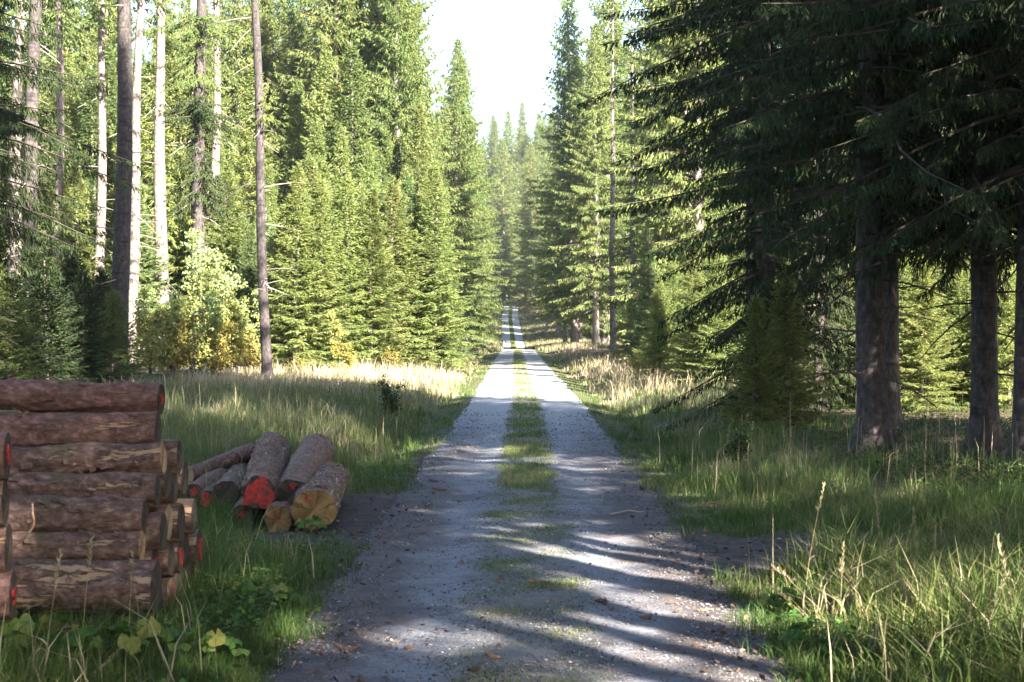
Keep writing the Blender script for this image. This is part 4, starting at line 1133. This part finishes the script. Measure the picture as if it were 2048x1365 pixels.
# the nearer stack just entering the picture at the left edge
for i, (py, dia, d, px, lab) in enumerate([(912, 95, 11.0, 15, 'upper log end with red paint at the very left edge, nearer than the stack'), (1005, 92, 11.0, 11, 'dark log end below the upper one at the very left edge'),
                                           (1098, 95, 11.05, 17, 'brown log end at the very left edge, third from the top'), (1190, 92, 11.0, 26, 'red painted log end low at the very left edge beside the broad leaves')]):
    x0 = at(px, d); r = dia / F_PX * d / 2
    log(700 + i * 7, (x0, d, zat(py, d)), (x0 - 2.5, d - 0.3, zat(py, d)), r, r, 'log_a', 'cut_dark', lab, 'log ends at the left edge', paint=[(0, 0, r * 0.4)] if i in (0, 3) else None)

# the small pile pointing at the camera
GP = 'logs of the small pile by the road'
def end_log(seed, px, py, rpx, d, bx, by, bd, rb_, mat, cut, lab, paint=None, flakes=0, rough=0.04):
    r = rpx / F_PX * d
    return log(seed, (at(px, d), d, zat(py, d)), (at(bx, bd), bd, zat(by, bd)), r, rb_ / F_PX * bd, mat, cut, lab, GP, paint=paint, flakes=flakes, rough=rough)
end_log(801, 628, 1020, 43, 18.7, 662, 958, 21.9, 34, 'log_c', 'cut_tan', 'widest log of the small pile, with a broad tan sawn face', [(0.07, 0.12, 0.028)], flakes=220)
end_log(811, 520, 986, 34, 19.3, 546, 898, 23.9, 33, 'log_c', 'cut_dark', 'log with its whole sawn end sprayed bright red, top of the small pile', [(0.01, -0.01, 0.165)], flakes=140)
end_log(821, 586, 988, 31, 19.4, 637, 899, 23.9, 33, 'log_c', 'cut_dark', 'log with a dark weathered end and a small red dot, top of the small pile', [(0.0, 0.09, 0.035)], flakes=140)
end_log(831, 556, 1040, 29, 18.9, 585, 985, 22.5, 29, 'log_c', 'cut_tan', 'half hidden bottom log of the small pile, between the red and the tan ends', [(0.0, 0.03, 0.03)])
end_log(841, 484, 1034, 24, 19.4, 510, 975, 23.0, 26, 'log_b', 'cut_dark', 'low dark log with a faint red dot, left foot of the small pile', [(0.0, 0.03, 0.035)])
end_log(851, 414, 1000, 19, 20.2, 476, 915, 25.0, 20, 'log_b', 'cut_dark', 'thin log with a bright red end lying left of the small pile', [(0.0, 0.0, 0.085)], flakes=10)
end_log(861, 388, 984, 17, 20.4, 470, 948, 23.6, 22, 'log_a', 'cut_dark', 'thin log with a spotted red end, leftmost of the small pile', [(0.0, 0.0, 0.05)])
end_log(871, 452, 985, 25, 20.3, 480, 940, 23.5, 24, 'log_b', 'cut_dark', 'grey mossy log filling the gap left of the bright red end')
log(881, (at(372, 21.5), 21.5, zat(955, 21.5)), (at(500, 23.5), 23.5, zat(905, 23.5)), 0.11, 0.12, 'log_a', 'cut_pale', 'smooth pink log lying slantwise across the left of the small pile', GP)

# ------------------------------------------------------------------ sticks, stalks, leaves
def stick(pts, r, mat, label, name='stick', seg=7, side=()):
    b = MB(); p = np.array(pts)
    t = np.linspace(0, 1, len(p))
    # refine with a little wobble
    tt = np.linspace(0, 1, 14)
    q_ = np.stack([np.interp(tt, t, p[:, i]) for i in range(3)], -1) + np.random.default_rng(int(r * 1e5)).normal(0, r * 0.25, (14, 3))
    b.add(*tube(q_, r * (1.1 - 0.45 * tt), seg), smooth=True)
    for s in side:
        b.add(*tube(s, np.linspace(r * 0.5, r * 0.2, len(s)), 5), smooth=True)
    return tag(link(name, b.mesh(name, [M[mat]])), label, 'stick')
stick([(at(178, 10.5), 10.4, zat(1368, 10.4)), (at(228, 10.8), 10.8, zat(1312, 10.8)), (at(268, 11.2), 11.2, zat(1268, 11.2))], 0.016, 'stick', 'reddish peeled stick slanting up out of the leaves before the log stack')
stick([(at(-20, 11.6), 11.6, zat(1118, 11.6)), (at(50, 11.7), 11.7, zat(1078, 11.7)), (at(68, 11.8), 11.8, zat(1050, 11.8)), (at(66, 11.85), 11.85, zat(1010, 11.85))], 0.012, 'stick', 'bent pale branch sticking up in front of the log stack', 'bent_branch',
      side=[np.array([(at(44, 11.7), 11.7, zat(1082, 11.7)), (at(15, 11.6), 11.6, zat(1078, 11.6)), (at(-15, 11.5), 11.5, zat(1072, 11.5))])])
for i, (xa, xb, py, lab) in enumerate([(1222, 1292, 1029, 'thin pale stick lying at the right road edge by the side track'), (1395, 1455, 1012, 'dark root-like stick at the mouth of the side track')]):
    y = F_PX * CAM_H / (py - HOR)
    stick([(at(xa, y), y, G(at(xa, y), y) + 0.03), (at((xa + xb) / 2, y), y + 0.1, G(at(xa, y), y) + 0.06), (at(xb, y), y + 0.05, G(at(xb, y), y) + 0.03)], 0.013, ('twig_dead', 'chip')[i], lab)

# bark chips on the road
def chip_mesh(seed):
    rng = np.random.default_rng(seed)
    l, w_ = rng.uniform(0.03, 0.07), rng.uniform(0.008, 0.02)
    n = 9; th = np.linspace(0, 2 * PI, n, endpoint=False)
    k = 1 + 0.25 * rng.normal(0, 1, n)
    top = np.stack([l * np.cos(th) * k, w_ * np.sin(th) * k, 0.012 + 0.006 * np.cos(2 * th)], -1)
    bot = top - np.array([0, 0, 0.012])
    b = MB(); j = np.arange(n)
    b.add(np.vstack([top, bot, [[0, 0, 0.018]], [[0, 0, 0.0]]]), [np.stack([j, (j + 1) % n, np.full(n, 2 * n)], -1), np.stack([n + (j + 1) % n, n + j, np.full(n, 2 * n + 1)], -1), np.stack([j, n + j, n + (j + 1) % n, (j + 1) % n], -1)])
    return b.mesh('bark_chip', [M['chip']])
CH = [chip_mesh(900 + k) for k in range(6)]
rc = random.Random(11)
chips = [(1066, 1168, 1.1, 'orange bark chip lying on the gravel in the middle of the road', True), (985, 1318, 1.3, 'reddish brown bark chip on the near left wheel track', True)]
for k in range(42):
    py = rc.choice([rc.uniform(880, 1080), rc.uniform(1200, 1360)])
    y = F_PX * CAM_H / (py - HOR); side = rc.choice([-1, 1, -1])
    latx = side * abs(rc.gauss(1.35, 0.35)) if rc.random() < 0.75 else rc.uniform(-1, 1)
    if 17.5 < y < 22.5 and rc.random() < 0.5: latx = rc.uniform(-2.6, -1.4)
    chips.append((1024 + (float(cx(y)) + latx) / y * F_PX, py, rc.uniform(0.6, 1.4), None, False))
for k, (px, py, s, lab, orange) in enumerate(chips):
    y = F_PX * CAM_H / (py - HOR); x = at(px, y)
    me = CH[k % 6]
    if orange:
        me = me.copy(); me.materials.clear(); me.materials.append(M['chip_orange'])
    o = link('bark_chip', me)
    o.location = (x, y, G(x, y) + 0.012); o.rotation_euler = (rc.uniform(-0.2, 0.2), rc.uniform(-0.2, 0.2), rc.uniform(0, 6.28)); o.scale = (s, s, s)
    tag(o, lab or 'brown bark chip strewn on the road edge gravel', 'bark chip', 'bark chips on the road')

# broad coltsfoot leaves
def coltsfoot(seed, nleaf, R, H, yellow=0.3):
    rng = np.random.default_rng(seed)
    parts = []
    st = MB()
    for k in range(nleaf):
        a = 2 * PI * k / nleaf + rng.uniform(-0.5, 0.5); rr = R * rng.uniform(0.4, 1.0); h = H * rng.uniform(0.5, 1.0)
        t = np.linspace(0, 1, 5)
        p = np.stack([rr * t * math.cos(a), rr * t * math.sin(a), h * t ** 0.8], -1)
        st.add(*tube(p, 0.006 - 0.002 * t, 5), smooth=True)
        lf = MB(); s = rng.uniform(0.055, 0.13); n = 26
        th = np.linspace(-PI + 0.25, PI - 0.25, n)
        ro = s * (0.85 + 0.12 * np.cos(th) + 0.07 * np.abs(np.sin(4 * th)))
        tiltv = rng.uniform(0.1, 1.0)
        ring = np.stack([ro * np.cos(th), ro * np.sin(th), -0.25 * ro * np.abs(np.sin(th)) + 0.02 * np.sin(5 * th)], -1)
        inner = ring * 0.5 + np.array([0, 0, 0.015])
        V = np.vstack([ring, inner, [[-0.1 * s, 0, 0.0]]])
        c_, s_ = math.cos(tiltv), math.sin(tiltv)
        V = np.stack([V[:, 0] * c_ + V[:, 2] * s_, V[:, 1], -V[:, 0] * s_ + V[:, 2] * c_], -1)
        ca, sa = math.cos(a), math.sin(a)
        V = np.stack([V[:, 0] * ca - V[:, 1] * sa, V[:, 0] * sa + V[:, 1] * ca, V[:, 2]], -1) + p[-1]
        j = np.arange(n - 1)
        tint = np.clip(rng.normal(0.6, 0.12) + (0.35 if rng.random() < yellow else 0) + rng.normal(0, 0.05, (n - 1) * 2), 0, 1)
        lf.add(V, [np.stack([j, j + 1, n + j + 1, n + j], -1)], 0, tint[:n - 1], smooth=True)
        lf.n -= len(V); lf.v.pop()
        lf.add(V, [np.stack([n + j, n + j + 1, np.full(n - 1, 2 * n)], -1)], 0, tint[n - 1:], smooth=True)
        parts.append(('leaf', lf.mesh('leaf', [M['leaf_green']])))
    return [('stalks', st.mesh('stalks', [M['leaf_green']]))] + parts
for k in range(4):
    PROTO['colt%d' % k] = coltsfoot(950 + k, 9 + k, 0.30, 0.26 + 0.05 * k)
colt = [(135, 1262, 1.25, 'broad-leaved plant with one large heart-shaped leaf standing before the thickest log'), (55, 1325, 1.1, 'broad-leaved plant with overlapping leaves in the bottom left corner'),
        (215, 1340, 0.9, 'broad-leaved plant around the foot of the peeled stick'), (300, 1325, 0.75, 'small broad-leaved plant right of the peeled stick'), (375, 1250, 0.7, 'broad-leaved plant with a yellowing leaf at the corner of the log stack'),
        (560, 1215, 0.7, 'broad-leaved plant in the left verge grass by the road'), (505, 1205, 0.6, 'small dark broad-leaved plant in the left verge grass'), (430, 1330, 0.6, 'low broad-leaved plant in the grass at the bottom, left of the road'),
        (1590, 1290, 0.6, 'broad-leaved plant in the near right grass'), (1560, 1215, 0.55, 'small broad-leaved plant at the edge of the near right grass'), (620, 1068, 0.55, 'leafy weed in front of the broad tan log end')]
for i, (px, py, s, lab) in enumerate(colt):
    y = F_PX * CAM_H / (py - HOR) ; x = at(px, y)
    put('colt%d' % (i % 4), x, y, lab, cat='plant', s=s, name='coltsfoot_plant')

# tall seeding grass stalks
def stalk(seed, px, py_base, px_top, py_top, lab, dry=True):
    rng = np.random.default_rng(seed)
    y = F_PX * CAM_H / (py_base - HOR); x = at(px, y); z0 = G(x, y)
    tipx, tipz = at(px_top, y), zat(py_top, y)
    o = empty('grass_stalk', (x, y, z0)); tag(o, lab, 'plant', 'tall grass stalks')
    t = np.linspace(0, 1, 12)
    dx, dz = tipx - x, tipz - z0
    p = np.stack([dx * t ** 1.5, 0.05 * t, dz * t], -1)
    b = MB(); b.add(*tube(p, 0.0034 * (1 - 0.6 * t), 4), 0, 0.55, smooth=True)
    me = b.mesh('stem', [M['grass_dry']]); link('stem', me, o)
    b = MB(); n = 70
    u = rng.uniform(rng.uniform(0.62, 0.85), 1.0, n); B0 = np.stack([np.interp(u, t, p[:, i]) for i in range(3)], -1)
    a = rng.uniform(0, 6.28, n); l = rng.uniform(0.015, 0.045, n) * (1.5 - u)[:] * 1.8
    D = norm(np.stack([np.cos(a) * 0.5, np.sin(a) * 0.5, np.full(n, 0.9)], -1)); U = norm(np.cross(D, rng.normal(0, 1, (n, 3))))
    E = B0 + D * l[:, None]; m_ = (B0 + E) / 2
    b.add(np.stack([B0, m_ + U * 0.004, E, m_ - U * 0.004], 1).reshape(-1, 3), [np.arange(n * 4).reshape(-1, 4)], 0, np.clip(rng.normal(0.5, 0.2, n), 0, 1))
    link('seed_head', b.mesh('seed_head', [M['grass_dry']]), o)
    b = MB()
    for k in range(3):
        u0 = rng.uniform(0.05, 0.4); q0 = np.array([np.interp(u0, t, p[:, i]) for i in range(3)]); a = rng.uniform(0, 6.28); l = rng.uniform(0.15, 0.35)
        s_ = np.linspace(0, 1, 6)
        c = q0 + np.stack([l * s_ * math.cos(a), l * s_ * math.sin(a), l * (0.9 * s_ - 1.0 * s_ ** 2)], -1)
        sd = np.array([-math.sin(a), math.cos(a), 0]) * 0.006
        wv = (1 - s_ ** 2)[:, None]
        V = np.stack([c - sd * wv, c + sd * wv], 1).reshape(-1, 3)
        j = np.arange(5) * 2
        b.add(V, [np.stack([j, j + 1, j + 3, j + 2], -1)], 0, rng.uniform(0.3, 0.8))
    link('blade', b.mesh('blade', [M['grass_dry' if dry else 'grass']]), o)
stalks = [(85, 1400, 118, 1105, 'single tall straw stalk standing before the log stack'),
          (1610, 1200, 1652, 968, 'tallest straw stalk in the right verge, leaning right, nearest the side track'),
          (1772, 1250, 1752, 980, 'straw stalk with a thin double head, second tall one in the right grass'),
          (1838, 1255, 1830, 1018, 'straw stalk with drooping florets, third tall one in the right grass'),
          (2040, 1330, 1998, 1075, 'pale stalk arching left near the right edge'),
          (1850, 1330, 1780, 1120, 'stalk bending left in the middle of the right grass'),
          (1650, 1240, 1545, 1135, 'stalk bowed far left over the road edge at the right'),
          (1640, 1270, 1535, 1172, 'low stalk slanting left over the road edge at the right'),
          (1680, 1260, 1690, 1090, 'short yellowish stalk between the two tallest ones on the right'),
          (1640, 1230, 1680, 1080, 'short stalk with a bent ochre leaf in the right grass'),
          (1925, 1280, 1880, 1120, 'stalk leaning left before the right edge'),
          (1960, 1340, 2020, 1150, 'stalk leaning right at the bottom right'),
          (1720, 1330, 1700, 1160, 'stalk low in the near right grass'),
          (160, 1350, 180, 1080, 'thin grey stalk against the thickest log'),
          (255, 1330, 262, 1110, 'second thin stalk before the thickest log')]
for i, s in enumerate(stalks):
    stalk(1000 + i, *s)

# ------------------------------------------------------------------ air
hb = MB()
hx, hy0, hy1, hz0, hz1 = 601.0, -201.0, 1201.0, -4.0, 80.0
hv = [(-hx, hy0, hz0), (hx, hy0, hz0), (hx, hy1, hz0), (-hx, hy1, hz0), (-hx, hy0, hz1), (hx, hy0, hz1), (hx, hy1, hz1), (-hx, hy1, hz1)]
hb.add(hv, [[[3, 2, 1, 0], [4, 5, 6, 7], [0, 1, 5, 4], [1, 2, 6, 5], [2, 3, 7, 6], [3, 0, 4, 7]]])
hm, hnt, hout = new_mat('haze_air')
pv = hnt.nodes.new('ShaderNodeVolumePrincipled')
pv.inputs['Color'].default_value = (0.85, 0.93, 1.0, 1)
pv.inputs['Density'].default_value = 0.00013
pv.inputs['Anisotropy'].default_value = 0.2
hnt.links.new(pv.outputs[0], hout.inputs['Volume'])
tag(link('haze', hb.mesh('haze', [hm])), kind='stuff')
